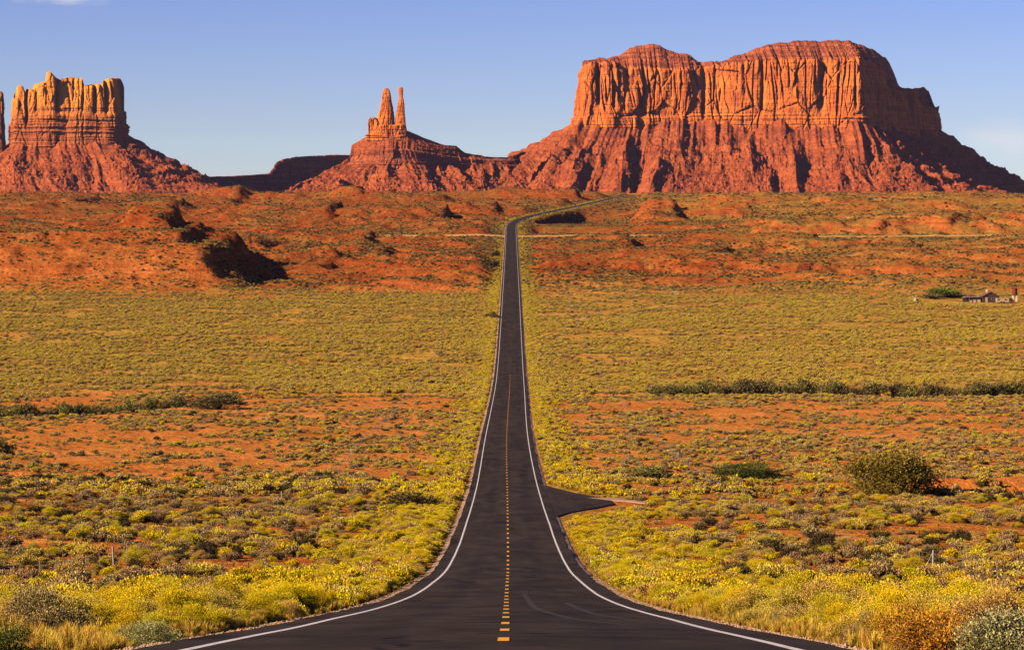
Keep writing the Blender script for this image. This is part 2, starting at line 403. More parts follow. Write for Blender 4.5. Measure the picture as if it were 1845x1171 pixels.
# ------------------------------------------------------------------ ground sheet
def build_ground():
    zs = [-60.0]
    while zs[-1] < 12000:
        z = zs[-1]
        st = 1.1 if z < 120 else (z * 0.0088 if z < 1120 else (z * 0.0030 if z < 3900 else z * 0.02))
        zs.append(z + st)
    zs = np.array(zs)
    u = np.linspace(-0.30, 0.30, 520)
    Zg, U = np.meshgrid(zs, u, indexing='ij')
    Xg = U * (np.abs(Zg) + 70)
    Hg = height(Xg, Zg)
    # vegetation cover and soil tint follow the ground itself
    patch = fb2(Xg / 45, Zg / 70, 4)
    rd = road_dist(Xg, Zg)
    veg = 0.30 + 0.35 * patch
    veg = veg + 0.40 * ss(Zg, 640, 760) * (1 - ss(Zg + 130 * fb2(Xg / 150, Zg / 80 + 9, 3), 1100, 1400))
    veg = veg - 0.25 * ss(Zg, 300, 380) * (1 - ss(Zg, 600, 680))
    veg = veg + 0.16 * ss(Zg, 1400, 1700) + 0.30 * np.clip(fb2(Xg / 70 + 4, Zg / 160, 4), -0.6, 1) * ss(Zg, 1250, 1350)
    veg = veg + 0.45 * (1 - ss(rd, 7, 13))
    veg = veg + 0.25 * ss(Xg, 100, 200) * ss(Zg, 1500, 1800)
    veg = veg - 0.35 * ss(Zg, 1215, 1235) * (1 - ss(Zg, 1300, 1330)) * (1 - ss(Xg, px(380, 1300), px(430, 1300)))
    veg = np.where(Zg > 4300, 0.55, veg)
    tone = ss(Zg + 120 * fb2(Xg / 120, Zg / 90, 3), 1080, 1420) * (1 - 0.35 * ss(Xg, 60, 200)) * (1 - ss(Zg, 4200, 4700)) + 0.35 * (1 - ss(Zg, 250, 360)) + 0.25 * fb2(Xg / 90, Zg / 130, 3)
    me = mesh_np('ground', np.stack([Xg, Zg, Hg], -1).reshape(-1, 3), grid_faces(*Zg.shape), [M['ground']], True,
                 {'veg': np.clip(veg, 0, 1), 'tone': np.clip(tone, 0, 1)})
    return tag(obj('ground', me), kind='structure')

def ground_mat():
    m, nt, p, o = mat('desert_soil'); N = NT(nt)
    P = N.pos()
    at = N.n('ShaderNodeAttribute', attribute_name='veg').outputs['Fac']
    big = N.noise(P, 0.012, 5, 0.6); mid = N.noise(P, 0.11, 5, 0.65); fine = N.noise(P, 1.3, 5, 0.65)
    soil = N.ramp(N.math('ADD', N.math('MULTIPLY', big, 0.6), N.math('MULTIPLY', mid, 0.4)),
                  [(0.30, (0.48, 0.125, 0.020)), (0.5, (0.66, 0.225, 0.042)), (0.68, (0.76, 0.33, 0.085))])
    soil = N.mix(N.rng(fine, 0.3, 0.75), N.mix(0.35, soil, (0.26, 0.07, 0.016)), soil)
    tn = N.n('ShaderNodeAttribute', attribute_name='tone').outputs['Fac']
    soil = N.mix(tn, soil, N.ramp(mid, [(0.3, (0.25, 0.045, 0.010)), (0.52, (0.40, 0.085, 0.016)), (0.72, (0.56, 0.19, 0.045))]))
    grass = N.ramp(mid, [(0.3, (0.30, 0.15, 0.028)), (0.55, (0.52, 0.28, 0.045)), (0.75, (0.62, 0.37, 0.07))])
    g = N.n('ShaderNodeNewGeometry')
    sx = N.n('ShaderNodeSeparateXYZ'); N.link(g.outputs['True Normal'], sx.inputs[0])
    flat = N.rng(sx.outputs['Z'], 0.86, 0.985)
    f = N.math('MULTIPLY', N.rng(N.math('ADD', at, N.math('MULTIPLY', N.math('SUBTRACT', N.math('ADD', fine, mid), 1.0), 0.9)), 0.28, 0.72), flat)
    c = N.mix(f, soil, N.mix(N.math('MULTIPLY', tn, 0.75), grass, N.ramp(fine, [(0.35, (0.13, 0.065, 0.018)), (0.65, (0.30, 0.155, 0.032))])))
    # stones, crusts and low growth too small to pick apart darken the red slopes in flecks
    fleck = N.noise(N.mapping(P, (0.45, 0.30, 0.6)), 1.0, 5, 0.75)
    c = N.mix(N.math('MULTIPLY', N.math('MULTIPLY', N.rng(fleck, 0.50, 0.60), tn), 0.75), c, (0.10, 0.038, 0.014))
    # banded clay on steep cut faces
    band = N.noise(N.mapping(P, (0.01, 0.01, 0.55)), 1.0, 3, 0.5)
    steep = N.rng(sx.outputs['Z'], 0.93, 0.75)
    c = N.mix(N.math('MULTIPLY', steep, N.rng(band, 0.45, 0.6)), c, (0.30, 0.065, 0.018))
    c = N.mix(N.math('MULTIPLY', steep, N.rng(band, 0.62, 0.75, 0, 0.5)), c, (0.56, 0.22, 0.06))
    N.link(c, p.inputs['Base Color'])
    N.bump(N.math('ADD', N.math('MULTIPLY', mid, 5.0), N.math('ADD', fine, N.math('MULTIPLY', N.math('MULTIPLY', fleck, tn), 4.0))), 0.9, 0.45, p)
    p.inputs['Roughness'].default_value = 1.0; p.inputs['Specular IOR Level'].default_value = 0.0
    return m
M['ground'] = ground_mat()
build_ground()

# ------------------------------------------------------------------ road
def asphalt_mat():
    m, nt, p, o = mat('asphalt'); N = NT(nt)
    P = N.pos()
    sx = N.n('ShaderNodeSeparateXYZ'); N.link(P, sx.inputs[0])
    grain = N.noise(P, 60.0, 3, 0.7)
    wear = N.noise(N.mapping(P, (1.1, 0.05, 1.0)), 1.0, 4, 0.6)
    patch = N.noise(N.mapping(P, (0.5, 0.09, 1.0), (3, 7, 0)), 1.0, 4, 0.6)
    c = N.ramp(wear, [(0.3, (0.029, 0.021, 0.0155)), (0.7, (0.048, 0.0355, 0.0265))])
    c = N.mix(N.math('MULTIPLY', N.rng(patch, 0.45, 0.70), 0.75), c, (0.066, 0.047, 0.033))
    c = N.mix(N.math('MULTIPLY', N.rng(patch, 0.44, 0.3), 0.8), c, (0.020, 0.014, 0.0125))
    # oil-darkened lane middles
    t = N.math('ABSOLUTE', N.math('SUBTRACT', N.math('ABSOLUTE', N.math('ADD', sx.outputs['X'], 0.3)), 1.8))
    c = N.mix(N.math('MULTIPLY', N.rng(t, 0.55, 0.1), 0.22), c, (0.018, 0.014, 0.014))
    c = N.mix(N.math('MULTIPLY', N.rng(grain, 0.58, 0.75), 0.4), c, (0.10, 0.072, 0.055))
    # transverse and wandering cracks, sealed dark
    wv = N.n('ShaderNodeTexVoronoi', feature='DISTANCE_TO_EDGE'); wv.inputs['Scale'].default_value = 1.0
    dist = N.n('ShaderNodeVectorMath', operation='ADD')
    N.link(N.mapping(P, (0.05, 0.075, 0.0)), dist.inputs[0])
    nn = N.n('ShaderNodeTexNoise'); nn.inputs['Scale'].default_value = 0.7; nn.inputs['Detail'].default_value = 4
    N.link(P, nn.inputs['Vector'])
    sc_ = N.n('ShaderNodeVectorMath', operation='SCALE'); sc_.inputs['Scale'].default_value = 0.12
    N.link(nn.outputs['Color'], sc_.inputs[0]); N.link(sc_.outputs[0], dist.inputs[1]); N.link(dist.outputs[0], wv.inputs['Vector'])
    c = N.mix(N.math('MULTIPLY', N.rng(wv.outputs['Distance'], 0.008, 0.003), 0.85), c, (0.012, 0.009, 0.009))
    N.link(c, p.inputs['Base Color'])
    N.bump(grain, 0.3, 0.01, p)
    p.inputs['Roughness'].default_value = 0.95; p.inputs['Specular IOR Level'].default_value = 0.03
    return m
M['asphalt'] = asphalt_mat()
def paint_mat(name, col, worn):
    m, nt, p, o = mat(name); N = NT(nt); P = N.pos()
    f = N.noise(P, 4.0, 6, 0.75)
    c = N.mix(N.rng(f, 0.52, 0.70, 0, worn), col, (0.06, 0.045, 0.04))
    N.link(c, p.inputs['Base Color']); p.inputs['Roughness'].default_value = 0.7
    return m
M['white_paint'] = paint_mat('white_line_paint', (0.70, 0.63, 0.56), 0.7)
M['yellow_paint'] = paint_mat('yellow_line_paint', (0.90, 0.40, 0.02), 0.35)
M['gravel'] = plain('pale_gravel', (0.36, 0.22, 0.13), 1.0, 0.6, 9.0)
M['dirt'] = plain('pale_track_dirt', (0.44, 0.24, 0.07), 1.0, 0.25, 0.4)

def zsamples(z0, z1):
    z = [z0]
    while z[-1] < z1: z.append(z[-1] + max(1.5, abs(z[-1]) * 0.006))
    z[-1] = z1
    return np.array(z)
def road_point(Z, off):
    """points at a lateral offset from the road's centre line"""
    s = road_slope(Z); k = 1 / np.sqrt(1 + s * s)
    return road_x(Z) + off * k, Z - off * s * k
def strip(Z, offs, dz, wob=None):
    """rows follow Z, columns the lateral offsets; dz above the road's own level"""
    out = []
    for i, (o_, d_) in enumerate(zip(offs, dz)):
        oo = o_ + (wob[i] if wob is not None else 0)
        x, y = road_point(Z, oo)
        out.append(np.stack([x, y, base(Z) + d_ + 0 * Z], -1))
    return np.stack(out, 1).reshape(-1, 3)
def crown(o): return 0.06 - 0.014 * abs(o)
def edge_wob(Z, s): return 0.10 * fb2(Z / 2.3 + s, 0.5 + s, 3) + 0.10 * fb2(Z / 14 + s, 2.5, 2)
HWD = 4.36
Zr = zsamples(-30, 4200)
wl_ = edge_wob(Zr, 3.0); wr_ = edge_wob(Zr, 77.0)
offs = [-HWD - 0.10, -HWD, -2, 0, 2, HWD, HWD + 0.10]
road = tag(obj('road', mesh_np('road', strip(Zr, offs, [-0.22] + [crown(o) for o in offs[1:-1]] + [-0.22],
           [wl_, wl_, 0, 0, 0, wr_, wr_]), grid_faces(len(Zr), 7), [M['asphalt']], False)), kind='structure')
for s, nm in ((-1, 'left'), (1, 'right')):
    o0 = 3.60
    wb = 0.018 * fb2(Zr / 9 + s * 5, 1.5, 2)
    me = mesh_np('edge_line', strip(Zr, [s * o0 - 0.065, s * o0 + 0.065], [crown(o0) + 0.006] * 2, [wb, wb]), grid_faces(len(Zr), 2), [M['white_paint']])
    obj('edge_line', me, road)
_zq = np.linspace(20, 200, 4000); zc = float(np.interp(-1141, -(HY + (CZ - base(_zq)) / _zq * F), _zq)) - 2 * 7.45
rdm = random.Random(4)
while zc < 765:
    Z = np.linspace(zc - 1.1, zc + 1.1, 3)
    cx_ = 0.13 * (1 - float(ss(np.array(zc), 34.0, 130.0)))
    me = mesh_np('centre_dash', strip(Z, [cx_ - 0.075, cx_ + 0.075], [crown(0) + 0.005] * 2), grid_faces(3, 2), [M['yellow_paint']])
    obj('centre_dash', me, road)
    zc += 7.45 if zc < 700 else 12.0
M['seal'] = plain('crack_sealant', (0.012, 0.009, 0.009), 0.6, 0.2, 3.0)
M['scuff'] = plain('dusty_tyre_mark', (0.041, 0.030, 0.0225), 0.95, 0.4, 2.0)
def on_road(name, pts, w, m, lift):
    P = np.array(pts, float); t = np.linspace(0, len(P) - 1, 8 * len(P)); r = np.arange(len(P))
    off = np.interp(t, r, P[:, 0]); Z = np.interp(t, r, P[:, 1])
    for _ in range(6):
        off[1:-1] = (off[:-2] + 2 * off[1:-1] + off[2:]) / 4; Z[1:-1] = (Z[:-2] + 2 * Z[1:-1] + Z[2:]) / 4
    off = off + 0.02 * n2(t * 3.1 + Z[0], 0.5); Z = Z + 0.05 * n2(t * 2.3 + Z[0], 4.5)
    do, dz_ = np.gradient(off), np.gradient(Z); l = np.hypot(do, dz_) + 1e-9
    rows = []
    for k in (-0.5, 0.5):
        o_, z_ = off + k * w * -dz_ / l, Z + k * w * do / l
        x, y = road_point(z_, o_); rows.append(np.stack([x, y, base(z_) + 0.06 - 0.014 * np.abs(o_) + lift], -1))
    obj(name, mesh_np(name, np.stack(rows, 1).reshape(-1, 3), grid_faces(len(t), 2), [m]), road)
cr_ = random.Random(12)
on_road('crack_seal', [(1.0, 46.6), (2.2, 46.5), (3.5, 46.4)], 0.35, M['seal'], 0.0030)
on_road('crack_seal', [(-3.6, 133), (-2.9, 133.2), (-2.1, 132.8)], 0.25, M['seal'], 0.0030)
for i in range(16):
    z0 = 36 * (420 / 36) ** ((i + cr_.random()) / 16); a0 = cr_.choice([-4.0, -1.8, 0.2]); b0 = a0 + cr_.uniform(1.2, 3.8)
    on_road('crack_seal', [(a0, z0), ((a0 + b0) / 2, z0 + cr_.uniform(-0.5, 0.5)), (min(b0, 4.1), z0 + cr_.uniform(-0.8, 0.8))], 0.12 + 0.0012 * z0, M['seal'], 0.0030)
for k, pts_ in enumerate(([(0.7, 110), (0.9, 75), (1.5, 57), (2.6, 50), (4.0, 47)], [(2.0, 90), (2.2, 66), (2.8, 56), (4.1, 51.5)])):
    on_road('tyre_mark', pts_, 0.20, M['scuff'], 0.0025)
# gravel shoulders, with loose stones near the camera
for s in (-1, 1):
    wb = [wl_ if s < 0 else wr_] * 2 + [0.5 * edge_wob(Zr, 30.0 + s) + 0.18 * fb2(Zr / 6 + s, 9, 3)] * 2
    me = mesh_np('gravel_shoulder', strip(Zr, [s * (HWD - 0.12), s * (HWD + 0.02), s * (HWD + 0.28), s * (HWD + 0.9)], [-0.03, -0.03, -0.10, -0.36], wb),
                 grid_faces(len(Zr), 4), [M['gravel']])
    tag(obj('gravel_shoulder', me), kind='structure')
def gravel_stones():
    r = np.random.RandomState(3)
    n = 9000
    Z = 14 * (150 / 14) ** r.rand(n)
    side = r.choice([-1, 1], n)
    off = side * (HWD + 0.02 + np.abs(r.normal(0, 0.30, n)))
    x, y = road_point(Z, off)
    sz = r.uniform(0.012, 0.035, n) * (1 + (r.rand(n) > 0.97) * 0.8)
    z = base(Z) - 0.05 - 0.28 * np.clip((np.abs(off) - HWD - 0.4) / 0.9, 0, 1)
    oct_ = np.array([(1,0,0),(-1,0,0),(0,1,0),(0,-1,0),(0,0,1),(0,0,-1)], float)
    ft = np.array([(0,2,4),(2,1,4),(1,3,4),(3,0,4),(2,0,5),(1,2,5),(3,1,5),(0,3,5)])
    V = oct_[None] * r.uniform(0.6, 1.3, (n, 6, 1)) * (sz[:, None] * np.array([1.3, 1.0, 0.7]))[:, None, :] if False else \
        oct_[None] * r.uniform(0.6, 1.3, (n, 6, 1)) * sz[:, None, None]
    V = V * np.array([1.2, 1.0, 0.75]) + np.stack([x, y, z], -1)[:, None, :]
    Fc = ft[None] + (np.arange(n) * 6)[:, None, None]
    return mesh_np('gravel', V.reshape(-1, 3), Fc.reshape(-1, 3), [M['gravel']])
tag(obj('gravel', gravel_stones()), 'loose pale gravel along both edges of the asphalt', 'gravel', kind='stuff')

# paved side apron and the dirt tracks
def drape(name, pts, width, m, dz=0.06, step=1.5, kind='structure', berm=0.0):
    pts = np.array(pts, float)
    seg = np.concatenate([[0], np.cumsum(np.linalg.norm(np.diff(pts, axis=0), axis=1))])
    n = max(4, int(seg[-1] / step)); t = np.linspace(0, seg[-1], n)
    x, y = np.interp(t, seg, pts[:, 0]), np.interp(t, seg, pts[:, 1])
    for _ in range(3):
        x[1:-1] = (x[:-2] + 2 * x[1:-1] + x[2:]) / 4; y[1:-1] = (y[:-2] + 2 * y[1:-1] + y[2:]) / 4
    tx, ty = np.gradient(x), np.gradient(y); l = np.hypot(tx, ty); nx, ny = -ty / l, tx / l
    rows = []
    w = np.broadcast_to(width, (2,)); wt = np.linspace(w[0], w[1], n) / 2 * (1 + 0.35 * fb2(t / (3 * step), 3.7, 2))
    for k in np.linspace(-1, 1, 6):
        X, Y = x + nx * wt * k, y + ny * wt * k
        rows.append(np.stack([X, Y, height(X, Y) + dz - (0.08 + dz) * (abs(k) > 0.99) + berm * (1 - abs(k))], -1))
    me = mesh_np(name, np.stack(rows, 1).reshape(-1, 3), grid_faces(n, 6), [m])
    return tag(obj(name, me), kind=kind)
apron = [(4.2, 336), (5.4, 327), (7.5, 314), (10.4, 302), (9.6, 292), (8.9, 285), (6.5, 277), (4.2, 265)]
def apron_mesh():
    # a fan of quads from the road edge to the tip
    up = np.array([(3.9, 337), (5.2, 328), (7.3, 315), (10.6, 301)]); lo = np.array([(3.9, 252), (5.6, 264), (8.2, 276), (10.6, 288)])
    t = np.linspace(0, 1, 16); a = np.stack([np.interp(t, np.linspace(0, 1, 4), up[:, i]) for i in (0, 1)], -1)
    b = np.stack([np.interp(t, np.linspace(0, 1, 4), lo[:, i]) for i in (0, 1)], -1)
    V = []
    for k in np.linspace(0, 1, 24):
        q = a + (b - a) * k
        zz = np.maximum(height(q[:, 0], q[:, 1]) + 0.03, base(q[:, 1]) - 0.02 - 0.02 * np.maximum(0, q[:, 0] - 4.2))
        if k in (0, 1): zz = zz - 0.25
        V.append(np.stack([q[:, 0], q[:, 1], zz], -1))
    return mesh_np('side_road', np.array(V).reshape(-1, 3), grid_faces(24, 16), [M['asphalt']])
tag(obj('side_road', apron_mesh()), kind='structure')
drape('gravel_apron', [(9.5, 303), (12.0, 296), (15, 291)], (4.5, 1.5), M['gravel'], 0.10, 0.8)
drape('gravel_apron', [(-5.0, 742), (-7.0, 736), (-9.5, 731)], (16, 4), M['gravel'], 0.10, 0.8)
drape('gravel_apron', [(4.5, 585), (7, 581), (10.5, 578)], (13, 3), M['gravel'], 0.10, 0.8)
drape('dirt_track', [(px(560, 1985), 1985 - 1.3), (px(760, 1985), 1984), (-5, 1985)], 9, M['dirt'], 0.5, 3, berm=0.8)
drape('dirt_track', [(4, 1985), (px(1150, 1985), 1986), (px(1500, 1990), 1988), (px(1845, 1990), 1991)], 7, M['dirt'], 0.5, 3, berm=0.35)
drape('dirt_track', [(px(1085, 1050), 1085), (px(1050, 1010), 1040), (px(1022, 960), 985), (px(1008, 960), 950)], 3.5, M['dirt'], 0.12, 1.5)
drape('dirt_track', [(px(1218, 1180), 1215), (px(1240, 1230), 1270), (px(1256, 1250), 1285)], (3, 3.5), M['dirt'], 0.10, 2)

# ------------------------------------------------------------------ the buttes
def cr(P, n_per):
    """closed Catmull-Rom through control points, n_per samples on each segment; returns xy and the linear parameter"""
    P = np.array(P, float); n = len(P); out = []; par = []
    for i in range(n):
        p0, p1, p2, p3 = P[i - 1], P[i], P[(i + 1) % n], P[(i + 2) % n]
        t = np.linspace(0, 1, n_per[i], endpoint=False)[:, None]
        q = 0.5 * (2 * p1 + (p2 - p0) * t + (2 * p0 - 5 * p1 + 4 * p2 - p3) * t**2 + (3 * p1 - p0 - 3 * p2 + p3) * t**3)
        q = 0.6 * q + 0.4 * (p1 + (p2 - p1) * t)
        out.append(q); par.append(i + t[:, 0])
    return np.concatenate(out), np.concatenate(par)
def lin(vals, par):
    v = np.array(list(vals) + [vals[0]], float); return np.interp(par, np.arange(len(v)), v)

class Butte:
    """ctrl: rows (px, Z, py_cliff_base, py_cliff_top, px_foot, Z_foot), clockwise seen from above starting front-left"""
    def __init__(s, ctrl, seed, res=1.6, back=None):
        s.seed = seed
        C = np.array(ctrl, float)
        xy = np.stack([(C[:, 0] - CX) / F * C[:, 1], C[:, 1]], -1)
        ft = np.stack([(C[:, 4] - CX) / F * C[:, 5], C[:, 5]], -1)
        zb = CZ + (HY - C[:, 2]) / F * C[:, 1]; zt = CZ + (HY - C[:, 3]) / F * C[:, 1]
        n = len(C); per = []
        for i in range(n):
            L = max(np.linalg.norm(xy[(i + 1) % n] - xy[i]), 0.7 * np.linalg.norm(ft[(i + 1) % n] - ft[i]))
            k = res * (6 if (back and i in back) else 1)
            per.append(max(3, int(L / k)))
        s.B, s.par = cr(xy, per); s.Ft, _ = cr(ft, per)
        s.zb = lin(zb, s.par); s.zt = lin(zt, s.par); s.zb0 = s.zb.copy()
        d = np.linalg.norm(np.roll(s.B, -1, 0) - s.B, axis=1); s.s = np.concatenate([[0], np.cumsum(d)[:-1]])
        df = np.linalg.norm(np.roll(s.Ft, -1, 0) - s.Ft, axis=1); s.sf = np.concatenate([[0], np.cumsum(df)[:-1]])
        t = np.roll(s.B, -6, 0) - np.roll(s.B, 6, 0); t /= np.linalg.norm(t, axis=1)[:, None] + 1e-9
        nn = np.stack([t[:, 1], -t[:, 0]], -1)
        if np.mean(np.sum(nn * (s.B - s.B.mean(0)), 1)) < 0: nn = -nn
        s.nrm = nn
        s.N = len(s.B)
    def talus(s, rows, mtl, name='talus_slope', gully=11.0, curve=1.18, foot_z=-6.0, steps=7, inset=5.0, parent=None, gs=42.0, bench=None):
        t = np.linspace(0, 1, rows)[:, None]
        B = s.B - s.nrm * inset
        XY = s.Ft[None] + (B - s.Ft)[None] * t[:, :, None]
        z0 = CZ + foot_z
        wv = fb2(s.s[None] / 90 + s.seed, t * 1.3, 3) * 0.05
        tt = np.clip(t + wv * np.sin(pi * t), 0, 1)
        prof = tt ** curve
        prof = prof + 0.55 / steps / (2 * pi) * np.sin(2 * pi * steps * tt + 2.5 * fb2(s.s[None] / 60 + 5, t * 0 + s.seed, 3)) * np.sin(pi * tt) * 1.6
        if bench is not None:
            b0, b1, amt = bench            # a vertical band of ledges between the two heights
            prof = prof + amt * (ss(tt, b0, b1) - (tt - 0)) * np.sin(pi * np.clip(tt, 0, 1))
        lift = 17 * gully / 11 * fb2(s.s / 34 + s.seed * 2, 0.7, 3)
        Z = z0 + (s.zb[None] + 4 + lift[None] * t - z0) * prof
        sa = (0.5 * s.s + 0.5 * s.sf * s.s[-1] / max(s.sf[-1], 1))[None] + 0 * t
        warp = 9 * fb2(sa / 55 + s.seed, t * 2.2 + s.seed, 3)
        warp2 = 26 * fb2(sa / 120 + s.seed + 7, t * 1.1 + s.seed, 2)
        g = 1.5 * rid2((sa + warp2) / (gs * 1.7) + s.seed, t * 0.55 + 3.3, 2, 0.5) + 0.35 * rid2((sa + warp) / (gs * 0.55) + s.seed, t * 1.6 + 1.3, 3, 0.55) - 0.42
        env = np.sin(pi * np.clip(t, 0, 1) ** 0.75) ** 0.8
        X3 = XY[:, :, 0] / 1.0; Y3 = XY[:, :, 1] / 1.0
        rough = fb3(X3 / 12, Y3 / 12, Z / 9 + s.seed, 4, 0.68)
        med = fb3(X3 / 46, Y3 / 46, Z / 30 + s.seed * 3, 3, 0.55)
        spur = rid2((sa + 2.2 * warp + 30 * t) / 15 + s.seed * 5, t * 2.4, 3, 0.6) - 0.4
        dz = gully * (g - 0.35) * env * (0.45 + 1.1 * ss(n2(sa / 70 + s.seed, t * 1.7 + 2), -0.4, 0.4)) + (4.2 * rough + 11 * med * gully / 15 + 3.6 * spur) * np.clip(env + 0.1, 0, 1)
        led = n2((Z + 4 * med) / 7.0 + s.seed, sa / 260) ; dz = dz + (2.5 + 3.5 * ss(t, 0.55, 0.8)) * led * env
        blocks = np.clip(n3(X3 / 6.5, Y3 / 6.5, Z / 5.5) - 0.18, 0, 1) * 12 * env * (1 - 0.5 * t)
        V = np.stack([XY[:, :, 0] + s.nrm[None, :, 0] * (dz * 0.5), XY[:, :, 1] + s.nrm[None, :, 1] * (dz * 0.5), Z + dz * 0.75 + blocks], -1)
        return obj(name, mesh_np(name, V.reshape(-1, 3), grid_faces(rows, s.N, True), [mtl], False), parent)
    def cliff(s, rows, mtl, name='cliff_wall', A=9.0, batter=0.09, top_noise=3.0, ledge=1.0, parent=None, low=0.25, crack=1.0, fs=1.0, slots=()):
        t = np.linspace(-0.12, 1, rows)[:, None]; tc_ = np.clip(t, 0, 1)
        S = s.s[None] + 0 * t; hgt = (s.zt - s.zb)[None]
        zt = s.zt + top_noise * (fb2(s.s / 16 + s.seed, 1.1, 4, 0.6) * 1.6)
        Z = s.zb[None] + (zt - s.zb)[None] * t
        off = -batter * hgt * tc_
        ws = S + 5 * fb2(S / 30, tc_ * 1.8 + s.seed, 3)
        zr = (Z - s.zb[None])
        lean = ws + 0.10 * zr * n2(ws / 80 + s.seed, 0.5)
        off = off + A * 1.9 * fb2(ws / (85 * fs) + s.seed, tc_ * 0.5 + 2, 2)
        c1, e1 = cell2(lean / (38 * fs) + s.seed, zr / (95 * fs) + s.seed)
        c2, e2 = cell2(lean / (12 * fs) + s.seed * 2, zr / (52 * fs) + 3.1, 5)
        c3, e3 = cell2(lean / (5 * fs) + s.seed * 3, zr / (24 * fs) + 1.7, 9)
        off = off + A * (0.80 * c1 + 0.26 * c2 + 0.12 * c3) * (0.55 + 0.45 * tc_)
        off = off - crack * A * (0.45 * np.exp(-(e1 / 0.05) ** 2) + 0.16 * np.exp(-(e2 / 0.08) ** 2))
        cn = n2(lean / (24 * fs) + s.seed * 3.1, tc_ * 0.7 + 6.6)
        off = off - crack * A * 1.0 * np.exp(-(cn / 0.075) ** 2) * ss(n2(ws / 47 + 8, tc_ * 1.3 + s.seed), -0.15, 0.15)
        # horizontal ledges: strong in the banded foot of the wall, weak above
        zz = Z + 2 * fb2(S / 45, tc_ + 3, 2)
        lay = n2(zz / 5.5 + s.seed, S / 400) + 0.6 * n2(zz / 2.2, S / 300 + 9)
        off = off + ledge * lay * (0.8 + 2.2 * (1 - ss(tc_, low * 0.8, low * 1.4)))
        off = off - 5.5 * ss(tc_, low * 0.85, low * 1.1) * ledge
        br = fb3(S / 9, Z / 13 + 5, s.seed + 0 * Z, 3, 0.6)
        off = off + 1.6 * br
        off = off - 4.0 * ss(tc_, 0.93, 1.0) ** 2
        pxs = (s.B[:, 0] / s.B[:, 1] * F + CX)[None]
        for sp_, sw_, sdp, st0 in [(a_, b_, c_ * 0.6, d_) for a_, b_, c_, d_ in slots]:      # deep clefts that part the pillars
            cx_ = sp_ + 1.5 * n2(tc_ * 3 + sp_, s.seed)
            off = off - sdp * np.exp(-((pxs - cx_) / sw_) ** 2) * ss(tc_, st0, st0 + 0.15) * (s.nrm[None, :, 1] < 0.2)
        V = np.stack([s.B[None, :, 0] + s.nrm[None, :, 0] * off, s.B[None, :, 1] + s.nrm[None, :, 1] * off, Z + 0 * off], -1)
        s.rim = V[-1].copy()
        return obj(name, mesh_np(name, V.reshape(-1, 3), grid_faces(rows, s.N, True), [mtl], False), parent)
    def cap(s, rows, mtl, spine, name='summit', steps=5, rough=2.5, parent=None, shape=1.0, gul=3.0, jag=0.0, along=False):
        """spine: rows (px, Z, py): the crest the top rises (or falls) to"""
        sp = np.array(spine, float)
        xw = (sp[:, 0] - CX) / F * sp[:, 1]; zw = CZ + (HY - sp[:, 2]) / F * sp[:, 1]
        x = np.clip(s.rim[:, 0], xw[0], xw[-1])
        if along:
            u_ = np.clip(s.rim[:, 0] / s.rim[:, 1] * F + CX, sp[0, 0], sp[-1, 0]); x = (u_ - CX) / F * np.interp(u_, sp[:, 0], sp[:, 1])
        yw = np.interp(x, xw, sp[:, 1]); z1 = np.interp(x, xw, zw) + jag * fb2(x / 22, s.seed, 4, 0.65)
        t = np.linspace(0, 1, rows)[:, None]
        X = s.rim[None, :, 0] + (x - s.rim[:, 0])[None] * t; Y = s.rim[None, :, 1] + (yw - s.rim[:, 1])[None] * t
        tt = np.clip(t + 0.04 * fb2(X / 40 + s.seed, Y / 40, 3) * np.sin(pi * t), 0, 1)
        prof = tt ** shape - 0.75 / steps / (2 * pi) * np.sin(2 * pi * steps * tt) * 1.2
        e = np.sin(pi * t) ** 0.6
        Z = s.rim[None, :, 2] + (z1 - s.rim[:, 2])[None] * prof
        Z = Z + e * (1.8 * rough * fb3(X / 16, Y / 16, Z / 7, 4, 0.65) + 0.7 * gul * (rid2(s.s[None] / 38 + s.seed + 0.3 * t, t * 1.6, 3) - 0.45) + 3.0 * np.clip(rough, 0, 1) * n2(Z / 6.5, X / 90))
        V = np.stack([X, Y, Z], -1)
        return obj(name, mesh_np(name, V.reshape(-1, 3), grid_faces(rows, s.N, True), [mtl], False), parent)

